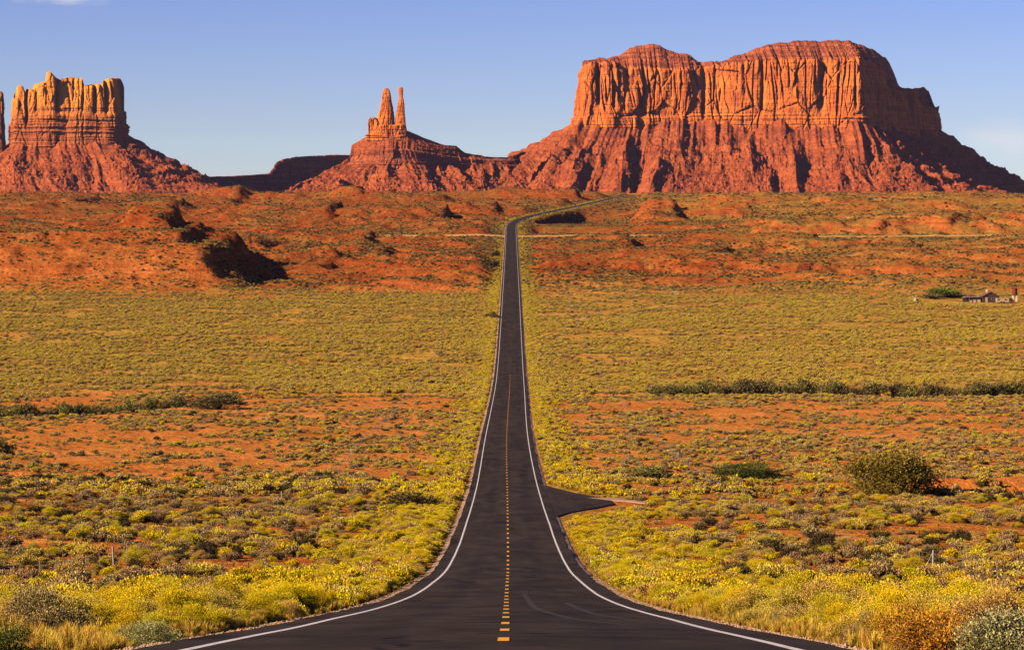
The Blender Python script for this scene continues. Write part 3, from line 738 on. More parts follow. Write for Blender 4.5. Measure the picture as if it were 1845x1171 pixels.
def spire(name, prof, Z, mtl, parent, seed, depth=1.0, nseg=96, sub=5, rough=1.5):
    """prof: rows (py, px_left, px_right) from the foot up"""
    P = np.array(prof, float); n = len(P) * sub
    k = np.linspace(0, len(P) - 1, n); r = np.arange(len(P))
    py, a, b = (np.interp(k, r, P[:, i]) for i in range(3))
    sc_ = Z / F
    z = CZ + (HY - py) * sc_; c = ((a + b) / 2 - CX) * sc_; w = (b - a) / 2 * sc_
    th = np.linspace(0, 2 * pi, nseg, endpoint=False)
    ct, st = np.cos(th), np.sin(th)
    sq = 1 / np.maximum(np.abs(ct), np.abs(st)) ** 0.45
    rr = 1 + 0.10 * fb2(th[None] * 1.9 + seed, z[:, None] / 26, 3) - 0.14 * np.exp(-(n2(th[None] * 2.7 + seed, z[:, None] / 60) / 0.10) ** 2)
    lay = 0.7 * n2(z[:, None] / 4.0, seed) + 0.5 * n2(z[:, None] / 1.8, seed + 3)
    X = c[:, None] + (w[:, None] * rr + lay * 0.8) * (ct * sq)[None] * 0.97
    Y = Z + (w[:, None] * rr + lay * 0.8) * depth * (st * sq)[None]
    ex = rough * fb3(X / 7, Y / 7, z[:, None] / 10, 3, 0.6)
    X = X + ex * ct[None]; Y = Y + ex * st[None]
    Zz = z[:, None] + 0 * X
    V = np.stack([X, Y, Zz], -1)
    Vc = np.array([[c[-1], Z, z[-1] + 1.0]])
    Fq = grid_faces(n, nseg, True)
    V = np.concatenate([V.reshape(-1, 3), Vc]); top = len(V) - 1
    i = (n - 1) * nseg + np.arange(nseg)
    Ft = np.stack([i, (n - 1) * nseg + (np.arange(nseg) + 1) % nseg, np.full(nseg, top), np.full(nseg, top)], -1)
    me = bpy.data.meshes.new(name)
    me.from_pydata(V.tolist(), [], Fq.tolist() + [tuple(q[:3]) for q in Ft.tolist()])
    me.materials.append(mtl); me.update()
    return obj(name, me, parent)

def butte_right():
    root = empty('butte')
    ctrl = [  # px, Z, base, top, foot px, foot Z
        (1034, 6480, 230, 116, 925, 6270), (1062, 6440, 228, 111, 985, 6200), (1105, 6430, 228, 112, 1050, 6170), (1150, 6455, 227, 118, 1120, 6160),
        (1210, 6470, 226, 124, 1190, 6160), (1265, 6480, 222, 120, 1255, 6170), (1320, 6465, 224, 112, 1320, 6170), (1385, 6445, 228, 106, 1385, 6160),
        (1440, 6440, 232, 104, 1445, 6150), (1500, 6425, 230, 106, 1520, 6140), (1548, 6415, 228, 104, 1600, 6130), (1574, 6450, 228, 104, 1690, 6200),
        (1596, 6560, 238, 112, 1765, 6360), (1622, 6680, 245, 160, 1800, 6520), (1650, 6790, 246, 163, 1835, 6680), (1668, 6870, 246, 160, 1860, 6800),
        (1684, 6950, 246, 194, 1880, 6900), (1694, 7010, 245, 191, 1895, 7010), (1698, 7090, 244, 214, 1905, 7130), (1660, 7180, 240, 205, 1800, 7380),
        (1500, 7080, 240, 130, 1500, 7350), (1300, 6900, 240, 130, 1300, 7200), (1120, 6790, 240, 125, 1060, 7050), (1046, 6680, 236, 120, 880, 6850),
        (1030, 6570, 232, 122, 760, 6650)]
    b = Butte(ctrl, 3.7, 1.55, back={18, 19, 20, 21, 22, 23})
    b.talus(130, M['talus'], parent=root, gully=20.0, curve=1.22, gs=46)
    b.cliff(150, M['cliff'], parent=root, A=8.5, low=0.16, batter=0.13, top_noise=6.0,
            slots=[(1073, 4, 26, 0.25), (1108, 5, 30, 0.2), (1121, 3, 14, 0.3), (1165, 3, 12, 0.1), (1268, 3, 18, 0.05), (1285, 2, 9, 0.1), (1370, 4, 16, 0.1), (1402, 3, 12, 0.2), (1478, 6, 24, 0.15), (1510, 3, 14, 0.1), (1545, 4, 22, 0.2), (1338, 3, 12, 0.4)])
    b.cap(40, M['cap'], [(1046, 6600, 113), (1070, 6600, 108), (1110, 6600, 102), (1125, 6600, 94), (1145, 6600, 84), (1165, 6600, 80), (1190, 6600, 83), (1215, 6600, 96),
          (1240, 6600, 99), (1262, 6600, 112), (1300, 6620, 111), (1340, 6620, 96), (1395, 6620, 78), (1440, 6620, 75), (1525, 6620, 74), (1555, 6640, 82),
          (1580, 6680, 95), (1598, 6720, 106), (1610, 6760, 128), (1620, 6800, 158), (1650, 6880, 162), (1663, 6930, 156), (1673, 6960, 166), (1685, 7010, 194),
          (1696, 7050, 190)], parent=root, steps=6, gul=5, jag=7.0, rough=3.5)
    return tag(root, 'broad red sandstone butte filling the right of the skyline, its right end in shadow', 'butte')
butte_right()

def butte_mid():
    root = empty('butte')
    ctrl = [(622, 6300, 298, 284, 505, 6130), (655, 6270, 300, 276, 590, 6080), (700, 6250, 302, 268, 690, 6050), (740, 6270, 303, 268, 770, 6060),
            (790, 6330, 302, 276, 830, 6110), (840, 6390, 302, 284, 870, 6150), (890, 6430, 303, 288, 905, 6190), (935, 6470, 303, 288, 960, 6230),
            (950, 6560, 300, 285, 1000, 6600), (900, 6620, 300, 286, 920, 6800), (800, 6560, 300, 280, 800, 6780), (700, 6500, 300, 275, 690, 6760), (630, 6420, 298, 284, 520, 6600)]
    b = Butte(ctrl, 11.3, 1.6, back={8, 9, 10, 11})
    b.talus(95, M['talus'], parent=root, gully=12.0, curve=1.15, gs=34)
    b.cliff(34, M['cap'], name='cliff_band', parent=root, A=4.5, low=0.4, batter=0.25, top_noise=1.5, crack=0.7)
    b.cap(70, M['talus'], [(618, 6380, 279), (632, 6380, 263), (656, 6380, 249), (700, 6380, 238), (735, 6380, 236), (762, 6390, 248), (800, 6400, 262), (822, 6420, 263), (836, 6440, 275), (870, 6470, 283),
          (915, 6500, 284), (940, 6520, 276)], parent=root, name='upper_slope', steps=5, gul=4, shape=0.9)
    bc = [(659, 6340, 250, 214, 655, 6330), (672, 6332, 250, 212, 670, 6325), (690, 6330, 250, 222, 690, 6322), (708, 6332, 250, 226, 708, 6322), (726, 6338, 248, 222, 730, 6330), (734, 6360, 246, 236, 740, 6360),
          (728, 6395, 246, 228, 735, 6400), (700, 6405, 246, 222, 700, 6410), (668, 6395, 248, 214, 662, 6400)]
    bb = Butte(bc, 5.1, 0.8)
    bb.zb = bb.zb - 14
    bb.cliff(60, M['cliff'], name='block', parent=root, A=3.2, low=0.42, batter=0.05, top_noise=2.0, fs=0.55)
    bb.cap(10, M['cap'], [(664, 6365, 213), (680, 6365, 213), (690, 6365, 218), (730, 6365, 224)], name='block_top', parent=root, steps=2, rough=1, gul=1)
    spire('spire', [(250, 671, 712), (238, 674, 711.5), (222, 677, 711), (212, 679.5, 710.5), (204, 682, 709.5), (195, 684.5, 708), (186, 686.5, 706), (178, 687.5, 705), (170, 688.5, 704), (164, 690, 702.5), (160, 692.5, 700)], 6362, M['cliff'], root, 2.2)
    spire('spire', [(250, 708, 734), (232, 709.5, 732.5), (216, 712, 730.5), (204, 713.5, 729.5), (196, 715, 729), (187, 716.5, 728.5), (179, 718.5, 727), (174, 718.8, 726.2), (167, 718.2, 726.2), (162, 717.2, 726.8), (158, 718, 725.5)], 6358, M['cliff'], root, 8.7, rough=1.0)
    return tag(root, 'small butte crowned by two thin rock spires, left of the road on the skyline', 'butte')
butte_mid()

def butte_left():
    root = empty('butte')
    sil = [(-160, 150), (-60, 160), (-20, 168), (-2, 168), (6.5, 168), (8, 262), (14.5, 262), (16, 182), (18, 174), (24, 176), (30, 160), (33, 154), (37, 154), (42, 166), (45, 178), (48, 162), (54, 160), (60, 164),
           (64, 153), (72, 151), (84, 147), (85.5, 132), (92, 131), (97, 136), (101, 141), (107, 143), (110, 152), (113, 143), (120, 140), (143, 141), (146, 153), (160, 155), (167, 153), (178, 152), (184, 154), (188, 147), (196, 143),
           (212, 141), (217, 142), (222, 152), (225, 164), (226, 180), (230, 200)]
    sx_, sy_ = [q[0] for q in sil], [q[1] for q in sil]
    T = lambda x: float(np.interp(x, sx_, sy_))
    front = [(-150, 6210), (-60, 6200), (0, 6190), (25, 6170), (60, 6165), (95, 6160), (120, 6172), (150, 6165), (180, 6172), (205, 6185), (222, 6215)]
    ctrl = []
    front = [(20, 6190)] + front[3:]
    ctrl.append((16.5, 6235, 267, 174, -250, 6200)); ctrl.append((17.5, 6205, 268, 174, -110, 6030))
    for x, z in front:
        ctrl.append((x, z, 268 - 0.05 * max(0, x - 20), T(x), x + (x - 60) * 0.5, z - 210))
    ctrl[-1] = (222, 6215, 256, 150, 345, 6060)
    ctrl += [(228, 6260, 250, 176, 420, 6180), (230, 6330, 250, 176, 440, 6380), (215, 6400, 252, 145, 330, 6600), (100, 6400, 260, 150, 100, 6640), (22, 6390, 264, 170, -60, 6640), (17, 6320, 266, 172, -260, 6400)]
    b = Butte(ctrl, 23.9, 1.45, back={13})
    # the rim takes the notched outline directly
    pxs = b.B[:, 0] / b.B[:, 1] * F + CX
    pz = np.interp(pxs, sx_, sy_)
    b.zt = CZ + (HY - pz) / F * b.B[:, 1]
    b.talus(105, M['talus'], parent=root, gully=14.0, curve=1.16, gs=38)
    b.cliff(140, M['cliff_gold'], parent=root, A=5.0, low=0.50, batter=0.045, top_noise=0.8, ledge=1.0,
            slots=[(45, 2.2, 26, 0.35), (62, 1.8, 14, 0.55), (107, 3.4, 26, 0.45), (147, 2.2, 13, 0.5), (172, 3.0, 16, 0.45), (195, 3.5, 24, 0.40), (128, 1.5, 8, 0.6), (82, 1.5, 9, 0.6)])
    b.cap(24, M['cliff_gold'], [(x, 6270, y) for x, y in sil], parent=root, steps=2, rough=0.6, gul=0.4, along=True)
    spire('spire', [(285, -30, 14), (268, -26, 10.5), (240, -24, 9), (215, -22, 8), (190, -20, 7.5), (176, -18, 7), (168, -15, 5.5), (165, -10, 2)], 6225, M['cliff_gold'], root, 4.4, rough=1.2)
    # the bench that runs out to the right
    c2 = [(222, 6160, 300, 262, 300, 6040), (262, 6170, 306, 270, 350, 6030), (296, 6180, 314, 288, 385, 6030), (318, 6200, 318, 289, 420, 6040), (328, 6240, 318, 290, 440, 6150), (322, 6330, 318, 290, 440, 6380), (250, 6360, 310, 280, 300, 6500), (215, 6260, 300, 262, 190, 6260)]
    b2 = Butte(c2, 31.0, 1.7)
    b2.talus(50, M['talus'], name='bench_slope', parent=root, gully=5.0, gs=30)
    b2.cliff(40, M['cap'], name='bench_wall', parent=root, A=4.0, low=0.4, batter=0.2, top_noise=1.5)
    b2.cap(16, M['cap'], [(224, 6240, 250), (240, 6240, 254), (270, 6250, 268), (300, 6260, 286), (320, 6270, 288)], name='bench_top', parent=root, steps=3)
    return tag(root, 'golden topped red butte with jagged pillars at the left edge of the skyline', 'butte')
butte_left()

def mesa_dark():
    root = empty('mesa')
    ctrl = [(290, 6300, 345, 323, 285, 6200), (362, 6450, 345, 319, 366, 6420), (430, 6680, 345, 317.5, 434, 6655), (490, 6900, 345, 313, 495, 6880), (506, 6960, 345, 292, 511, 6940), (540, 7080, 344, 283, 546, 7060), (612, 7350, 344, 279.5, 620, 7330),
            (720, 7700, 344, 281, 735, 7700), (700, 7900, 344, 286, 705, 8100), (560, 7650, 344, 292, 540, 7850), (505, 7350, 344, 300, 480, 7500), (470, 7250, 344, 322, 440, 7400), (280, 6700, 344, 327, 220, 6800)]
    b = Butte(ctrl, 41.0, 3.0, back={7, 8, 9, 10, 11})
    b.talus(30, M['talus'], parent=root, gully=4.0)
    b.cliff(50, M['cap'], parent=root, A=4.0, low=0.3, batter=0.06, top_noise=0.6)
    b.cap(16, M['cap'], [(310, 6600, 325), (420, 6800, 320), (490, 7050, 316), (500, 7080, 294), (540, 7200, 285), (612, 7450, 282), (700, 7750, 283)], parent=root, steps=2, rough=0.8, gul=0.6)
    return tag(root, 'low dark mesa in shade between the left butte and the twin spires', 'mesa')
mesa_dark()

# ------------------------------------------------------------------ plants: shared meshes
def leaf_mat(name, low, top, rnd=0.5, alt=None, trans=0.25, stem=(0.10, 0.055, 0.03), hsplit=(0.25, 0.75)):
    """low/top: foliage colour low down and at the top, where some kinds flower; alt: colour some of the plants drift to"""
    m, nt, p, o = mat(name); N = NT(nt)
    h = N.n('ShaderNodeAttribute', attribute_name='hgt').outputs['Fac']
    r = N.n('ShaderNodeAttribute', attribute_name='rnd').outputs['Fac']
    st = N.n('ShaderNodeAttribute', attribute_name='stem').outputs['Fac']
    oi = N.n('ShaderNodeObjectInfo')
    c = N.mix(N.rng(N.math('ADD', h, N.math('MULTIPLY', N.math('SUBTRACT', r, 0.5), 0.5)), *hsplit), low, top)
    if alt is not None:
        P = oi.outputs['Location']
        f = N.math('ADD', oi.outputs['Random'], N.math('MULTIPLY', N.math('SUBTRACT', N.noise(P, 0.05, 3), 0.5), 1.6))
        c = N.mix(N.rng(f, 0.35, 0.95), c, alt)
    k = N.n('ShaderNodeHueSaturation'); N.link(c, k.inputs['Color'])
    N.link(N.rng(r, 0, 1, 1 - rnd, 1 + rnd), k.inputs['Value'])
    N.link(N.rng(N.math('FRACT', N.math('MULTIPLY', oi.outputs['Random'], 7.31)), 0, 1, 0.485, 0.512), k.inputs['Hue'])
    c = N.mix(st, k.outputs[0], stem)
    N.link(c, p.inputs['Base Color']); p.inputs['Roughness'].default_value = 0.8; p.inputs['Specular IOR Level'].default_value = 0.1
    tr = N.n('ShaderNodeBsdfTranslucent'); N.link(c, tr.inputs['Color'])
    mx = N.n('ShaderNodeMixShader'); mx.inputs[0].default_value = trans
    N.link(p.outputs[0], mx.inputs[1]); N.link(tr.outputs[0], mx.inputs[2]); N.link(mx.outputs[0], o.inputs['Surface'])
    return m
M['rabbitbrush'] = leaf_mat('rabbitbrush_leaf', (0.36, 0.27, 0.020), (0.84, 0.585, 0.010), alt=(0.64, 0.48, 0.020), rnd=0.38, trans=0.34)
M['greasewood'] = leaf_mat('greasewood_leaf', (0.27, 0.185, 0.028), (0.71, 0.500, 0.065), alt=(0.62, 0.370, 0.080), rnd=0.42, trans=0.34)  # low leaves darkened, putting shade contrast into the colour
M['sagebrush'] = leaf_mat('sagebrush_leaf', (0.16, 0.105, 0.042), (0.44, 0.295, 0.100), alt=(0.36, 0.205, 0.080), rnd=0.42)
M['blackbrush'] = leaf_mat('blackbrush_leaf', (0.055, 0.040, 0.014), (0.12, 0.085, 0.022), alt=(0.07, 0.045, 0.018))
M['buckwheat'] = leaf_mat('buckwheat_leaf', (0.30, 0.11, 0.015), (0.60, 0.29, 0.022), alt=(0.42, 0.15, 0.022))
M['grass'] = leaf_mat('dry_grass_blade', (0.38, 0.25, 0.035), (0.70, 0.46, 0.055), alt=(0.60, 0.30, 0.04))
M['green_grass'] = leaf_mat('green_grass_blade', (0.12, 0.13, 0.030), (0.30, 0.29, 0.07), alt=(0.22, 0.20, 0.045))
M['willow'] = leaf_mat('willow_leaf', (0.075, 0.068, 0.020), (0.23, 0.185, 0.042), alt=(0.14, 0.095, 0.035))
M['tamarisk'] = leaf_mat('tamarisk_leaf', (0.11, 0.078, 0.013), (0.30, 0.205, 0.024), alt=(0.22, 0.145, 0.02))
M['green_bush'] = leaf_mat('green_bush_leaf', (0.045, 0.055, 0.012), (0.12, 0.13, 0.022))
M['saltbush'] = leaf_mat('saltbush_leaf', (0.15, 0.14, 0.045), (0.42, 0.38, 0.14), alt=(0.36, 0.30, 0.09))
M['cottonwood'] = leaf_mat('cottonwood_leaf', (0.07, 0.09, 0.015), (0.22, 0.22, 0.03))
M['wood'] = plain('bark', (0.14, 0.085, 0.05), 0.9, 0.4, 6.0)

def shrub_mesh(name, seed, N, m, flat=0.62, lobes=9, leaf=0.075, up=0.7, stems=26, spread=1.0, slim=0.34, fill=0.35, zlo=0.14):
    """a shrub one metre across: leaf sprigs over lumpy lobes, stems from the root"""
    r = np.random.RandomState(seed)
    an = r.uniform(0, 2 * pi, lobes); rr = 0.36 * np.sqrt(r.rand(lobes)) * spread
    lc = np.stack([rr * np.cos(an), rr * np.sin(an), r.uniform(zlo, 0.48, lobes) * flat * (1.25 - rr)], -1)
    lr = r.uniform(0.10, 0.21, lobes)
    k = r.choice(lobes, N, p=lr**2 / np.sum(lr**2))
    d = r.normal(size=(N, 3)); d[:, 2] = np.abs(d[:, 2]) * 1.0 - 0.25; d /= np.linalg.norm(d, axis=1)[:, None]
    rad = lr[k] * (fill + (1 - fill) * r.rand(N) ** 0.45) * (1 + 0.25 * r.normal(size=N).clip(-1, 1.6))
    P = lc[k] + d * rad[:, None] * np.array([1.15, 1.15, 0.9])
    P[:, 2] = np.maximum(P[:, 2], 0.01 + 0.05 * r.rand(N))
    ax = d + np.array([0, 0, up]) + 0.5 * r.normal(size=(N, 3)); ax /= np.linalg.norm(ax, axis=1)[:, None]
    sd_ = np.cross(ax, r.normal(size=(N, 3))); sd_ /= np.linalg.norm(sd_, axis=1)[:, None] + 1e-9
    L = leaf * r.uniform(0.55, 1.4, N)[:, None]
    V = np.stack([P - ax * L * 0.5, P + sd_ * L * slim, P + ax * L * 0.5, P - sd_ * L * slim], 1).reshape(-1, 3)
    Fq = np.arange(N * 4).reshape(-1, 4)
    zt = max(P[:, 2].max(), 0.2)
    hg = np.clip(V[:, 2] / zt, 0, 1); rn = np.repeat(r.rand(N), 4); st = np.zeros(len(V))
    # stems: slim blades from the root to the lobes
    S = stems; kk = r.randint(0, lobes, S); tip = lc[kk] + r.normal(size=(S, 3)) * 0.07
    b = np.stack([r.normal(0, 0.03, S), r.normal(0, 0.03, S), np.full(S, -0.04)], -1)
    w = np.cross(tip - b, r.normal(size=(S, 3))); w = w / (np.linalg.norm(w, axis=1)[:, None] + 1e-9) * 0.012
    SV = np.stack([b - w, b + w, tip + w * 0.3, tip - w * 0.3], 1).reshape(-1, 3)
    V = np.concatenate([V, SV]); Fq = np.concatenate([Fq, np.arange(S * 4).reshape(-1, 4) + N * 4])
    hg = np.concatenate([hg, np.clip(SV[:, 2], 0, 1)]); rn = np.concatenate([rn, np.repeat(r.rand(S), 4)]); st = np.concatenate([st, np.ones(S * 4)])
    return mesh_np(name, V, Fq, [m], False, {'hgt': hg, 'rnd': rn, 'stem': st})
def tuft_mesh(name, seed, n, m, h=0.6, lean=0.45, w=0.012):
    r = np.random.RandomState(seed)
    a = r.uniform(0, 2 * pi, n); b = np.stack([0.10 * np.sqrt(r.rand(n)) * np.cos(a * 3), 0.10 * np.sqrt(r.rand(n)) * np.sin(a * 3), np.full(n, -0.03)], -1)
    hh = h * r.uniform(0.55, 1.1, n); ln = lean * r.uniform(0.15, 1.0, n)
    dr = np.stack([np.cos(a), np.sin(a), 0 * a], -1); sdv = np.stack([-np.sin(a), np.cos(a), 0 * a], -1) * w
    mid = b + dr * (ln * hh * 0.35)[:, None] + np.array([0, 0, 1]) * (hh * 0.6)[:, None]
    tip = b + dr * (ln * hh * 1.0)[:, None] + np.array([0, 0, 1]) * (hh * (1 - 0.25 * ln))[:, None]
    V = np.stack([b - sdv, b + sdv, mid + sdv * 0.8, mid - sdv * 0.8, tip + sdv * 0.15, tip - sdv * 0.15], 1).reshape(-1, 3)
    i = np.arange(n)[:, None] * 6
    Fq = np.concatenate([i + np.array([0, 1, 2, 3]), i + np.array([3, 2, 4, 5])])
    return mesh_np(name, V, Fq, [m], False, {'hgt': np.clip(V[:, 2] / h, 0, 1), 'rnd': np.repeat(r.rand(n), 6), 'stem': np.zeros(len(V))})

KINDS = {  # shape of each kind
    'rabbitbrush': dict(flat=0.85, up=0.9, m='rabbitbrush'), 'greasewood': dict(flat=0.75, up=0.7, m='greasewood'),
    'sagebrush': dict(flat=0.70, up=0.5, m='sagebrush'), 'blackbrush': dict(flat=0.72, up=0.5, m='blackbrush'), 'buckwheat': dict(flat=0.80, up=0.8, m='buckwheat')}
LODS = {'hero': (20000, 0.018, 70, 0.26, 2), 'near': (1900, 0.062, 26, 0.30, 4), 'far': (420, 0.125, 8, 0.34, 3)}   # leaves, leaf length, stems, slimness, variants
MESH = {}
for ki, (k, d) in enumerate(KINDS.items()):
    for li, (lod, (nl, lf, ns, sl_, nv)) in enumerate(LODS.items()):
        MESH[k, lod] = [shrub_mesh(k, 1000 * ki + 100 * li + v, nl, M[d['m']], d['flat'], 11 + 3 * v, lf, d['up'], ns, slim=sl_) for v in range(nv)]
MESH['grass_tuft', 'near'] = [tuft_mesh('grass_tuft', 900 + v, 150, M['grass'], w=0.007) for v in range(3)]
MESH['green_tuft', 'near'] = [tuft_mesh('grass_tuft', 950 + v, 150, M['green_grass'], 0.8, 0.7, 0.014) for v in range(2)]

# ------------------------------------------------------------------ plants: where they grow
RS = np.random.RandomState(21)
def sample(z0, z1, dens, hw=0.215):
    """even scatter over the valley between two depths"""
    mg = 28 if z1 < 400 else 14
    area = hw * (z1**2 - z0**2) + 2 * mg * (z1 - z0)
    n = int(area * dens)
    Z = np.sqrt(z0**2 + RS.rand(n) * (z1**2 - z0**2)); X = RS.uniform(-1, 1, n) * (hw * Z + mg)
    return X, Z
_zz = np.linspace(20, 4000, 8000); _yy = HY + (CZ - base(_zz)) / _zz * F
def Zof(py): return float(np.interp(-py, -_yy, _zz))
# plants that stand out: name, material, px, py of the foot, width px, height px, label
HEROES = [
    ('tamarisk', 'tamarisk', 1612, 894, 175, 98, 'big brown-green tamarisk standing alone right of the paved turnoff'),
    ('desert_shrub', 'green_bush', 1350, 864, 120, 36, 'wide dark green bush left of the big tamarisk'),
    ('desert_shrub', 'greasewood', 1463, 852, 60, 22, 'yellow-green bush between the dark green bush and the big tamarisk'),
    ('desert_shrub', 'blackbrush', 738, 912, 95, 34, 'wide black-looking bush left of the road below the bare red flat'),
    ('desert_shrub', 'willow', 1165, 862, 80, 26, 'low dark olive bush between the turnoff and the dark green bush'),
    ('desert_shrub', 'blackbrush', 6, 818, 50, 28, 'dark bush cut off by the left edge of the picture'),
    ('desert_shrub', 'willow', 392, 735, 105, 34, 'dark olive bush beside the red cut bank left of the road'),
    ('desert_shrub', 'buckwheat', 1690, 1178, 190, 125, 'large rust-brown bush at the bottom right of the picture'),
    ('desert_shrub', 'saltbush', 1812, 1192, 210, 150, 'large pale green brushy shrub in the bottom right corner'),
    ('desert_shrub', 'buckwheat', 1286, 1042, 34, 24, 'small round orange bush alone in the yellow scrub right of the road'),
    ('desert_shrub', 'rabbitbrush', 190, 1142, 75, 46, 'vivid yellow flowering bush near the bottom left corner'),
    ('desert_shrub', 'saltbush', 272, 1150, 110, 62, 'grey-green bush right of the vivid yellow one at bottom left'),
    ('desert_shrub', 'green_bush', 18, 1180, 150, 105, 'tall dark green shrub in the bottom left corner'),
    ('desert_shrub', 'blackbrush', 893, 462, 18, 12, 'dark bush at the far left roadside, upper one of a pair'),
    ('desert_shrub', 'blackbrush', 892, 482, 20, 16, 'dark bush at the far left roadside, lower one of a pair'),
    ('desert_shrub', 'willow', 888, 572, 26, 12, 'low dark bush at the left roadside halfway up the straight'),
    ('cottonwood', 'cottonwood', 1703, 536, 62, 22, 'green tree beside the homestead'),
    ('desert_shrub', 'willow', 1675, 538, 40, 11, 'low grey-green bush left of the homestead tree'),
]
HSPOT = [(px(h[2], Zof(h[3])), Zof(h[3]), h[4] / F * Zof(h[3]) * 0.5) for h in HEROES]
def clear(X, Z, size):
    rd = road_dist(X, Z)
    ok = rd > HWD + 0.55 + 0.35 * size
    ok &= ~((X > 3) & (X < 12.5 + size) & (Z > 236) & (Z < 338 + size) & (Z > 236 + (X - 4) * 5.0) & (Z < 340 - (X - 4) * 5.5 + size))
    ok &= ~((np.abs(X - 194) < 22) & (np.abs(Z - 1160) < 26))
    ok &= ~((np.abs(Z - 1985) < 5))
    ok &= ~((X > px(-140, Z)) & (X < px(400, Z)) & (Z > 1222) & (Z < 1310) & (np.sin(X * 91.7 + Z * 57.3) < 0.55))
    for hx, hz, hr in HSPOT: ok &= np.hypot(X - hx, Z - hz) > hr + 0.3 * size
    ok &= ~((np.abs(Z - wash_z(X)) < 5) & (np.abs(X) > 20) & (Z < 700))
    return ok
pts = {k: [] for k in list(KINDS) + ['grass_tuft']}
def put(kind, X, Z, size):
    ok = clear(X, Z, size)
    pts[kind].append(np.stack([X, Z, np.broadcast_to(size, X.shape)], -1)[ok])
def lognorm(n, med, sg): return med * np.exp(RS.normal(0, sg, n).clip(-2 * sg, 1.5 * sg))
def scatter(z0, z1, dens, mix, size, bare=None, hw=0.215, thin=None):
    X, Z = sample(z0, z1, dens, hw)
    pn = fb2(X / 18, Z / 20, 3); big = fb2(X / 110, Z / 80, 3)
    keep = np.ones(len(X), bool)
    if bare: keep = RS.rand(len(X)) < np.clip(bare[0] + bare[1] * pn + bare[2] * big, 0.03, 1)
    if thin is not None: keep &= RS.rand(len(X)) < thin(X, Z)
    X, Z, pn, big = X[keep], Z[keep], pn[keep], big[keep]
    w = mix(X, Z, pn, big); names = list(w); P = np.stack([np.broadcast_to(w[k], X.shape).clip(0) for k in names], -1)
    P /= P.sum(1)[:, None]; c = (RS.rand(len(X))[:, None] > np.cumsum(P, 1)).sum(1)
    for i, k in enumerate(names):
        s_ = c == i; put(k, X[s_], Z[s_], lognorm(s_.sum(), *size[k]))
def mix_near(X, Z, pn, big):
    rd = road_dist(X, Z); v = 1 - ss(rd, 9, 17)
    oth = fb2(X / 9 + 50, Z / 13, 3); band = np.exp(-((Z - 110) / 55) ** 2)
    v = v * (0.25 + 0.75 * ss(Z, 48, 85)); dry = 1 - ss(Z, 50, 80)
    return {'rabbitbrush': 0.10 + v * (0.9 + 0.9 * band) + 0.22 * (pn > 0.12) * (1 - dry), 'greasewood': 0.26 + 0.3 * v + 0.5 * np.clip(pn, 0, 1),
            'sagebrush': 0.30 * (1 - 0.8 * v) + 0.9 * np.clip(oth, 0, 1) * (1 - v), 'blackbrush': 0.05 * (1 - v) + 0.35 * np.clip(big - 0.05, 0, 1) * (1 - v),
            'buckwheat': 0.13 + 0.5 * np.clip(-oth - 0.05, 0, 1) + 0.10 * dry}
SZ_N = {'rabbitbrush': (0.98, 0.34), 'greasewood': (1.00, 0.38), 'sagebrush': (1.02, 0.40), 'blackbrush': (1.2, 0.38), 'buckwheat': (0.80, 0.34)}
scatter(31, 70, 0.58, mix_near, SZ_N, (0.70, 1.0, 0.3))
scatter(70, 350, 0.62, mix_near, SZ_N, (0.50, 1.8, 0.9))
# bright flowering bands close to the asphalt
for z0, z1, dn in ((40, 340, 0.60), (340, 1300, 0.42), (1250, 3300, 0.12)):
    n = int((z1 - z0) * 2 * 7 * dn); Z = RS.uniform(z0, z1, n); sd_ = RS.choice([-1, 1], n)
    off = HWD + 0.9 + np.abs(RS.normal(0, 3.2, n)); X = road_x(Z) + sd_ * off
    c = RS.rand(n) < 0.62
    put('rabbitbrush', X[c], Z[c], lognorm(c.sum(), 0.90, 0.28)); put('greasewood', X[~c], Z[~c], lognorm((~c).sum(), 0.95, 0.28))
scatter(340, 660, 0.50, lambda X, Z, pn, big: {'greasewood': 0.50 + 0.3 * np.clip(pn, 0, 1), 'sagebrush': 0.50 + 0.5 * np.clip(-pn, 0, 1), 'blackbrush': 0.03 + 0 * X, 'rabbitbrush': 0.05 + 0 * X},
        {'greasewood': (0.85, 0.36), 'sagebrush': (0.90, 0.38), 'blackbrush': (1.1, 0.3), 'rabbitbrush': (0.9, 0.3)}, (0.42, 1.9, 1.2))
fade = lambda X, Z: 1 - 0.8 * ss(Z + 130 * fb2(X / 150, Z / 80 + 9, 3), 1020, 1330)
scatter(640, 1340, 0.62, lambda X, Z, pn, big: {'greasewood': 0.95 * fade(X, Z) + 0.1, 'sagebrush': 0.12 + 1.6 * np.clip(-big - 0.05, 0, 1) + 0.5 * (1 - fade(X, Z)), 'rabbitbrush': 0.10 + 0.4 * np.clip(big, 0, 1)},
        {'greasewood': (1.08, 0.36), 'sagebrush': (1.1, 0.36), 'rabbitbrush': (1.0, 0.25)}, (0.58, 1.5, 1.1), thin=fade)
scatter(1240, 2300, 0.42, lambda X, Z, pn, big: {'greasewood': 0.25 + 0 * X, 'sagebrush': 0.7 + 0 * X, 'blackbrush': 0.6 + 0 * X},
        {'greasewood': (0.85, 0.35), 'sagebrush': (0.9, 0.4), 'blackbrush': (1.0, 0.45)}, (0.42, 1.8, 1.2))
scatter(2300, 3900, 0.10, lambda X, Z, pn, big: {'greasewood': 0.25 + 0 * X, 'sagebrush': 0.7 + 0 * X, 'blackbrush': 0.6 + 0 * X},
        {'greasewood': (1.2, 0.35), 'sagebrush': (1.3, 0.4), 'blackbrush': (1.4, 0.45)}, (0.45, 1.6, 1.2))
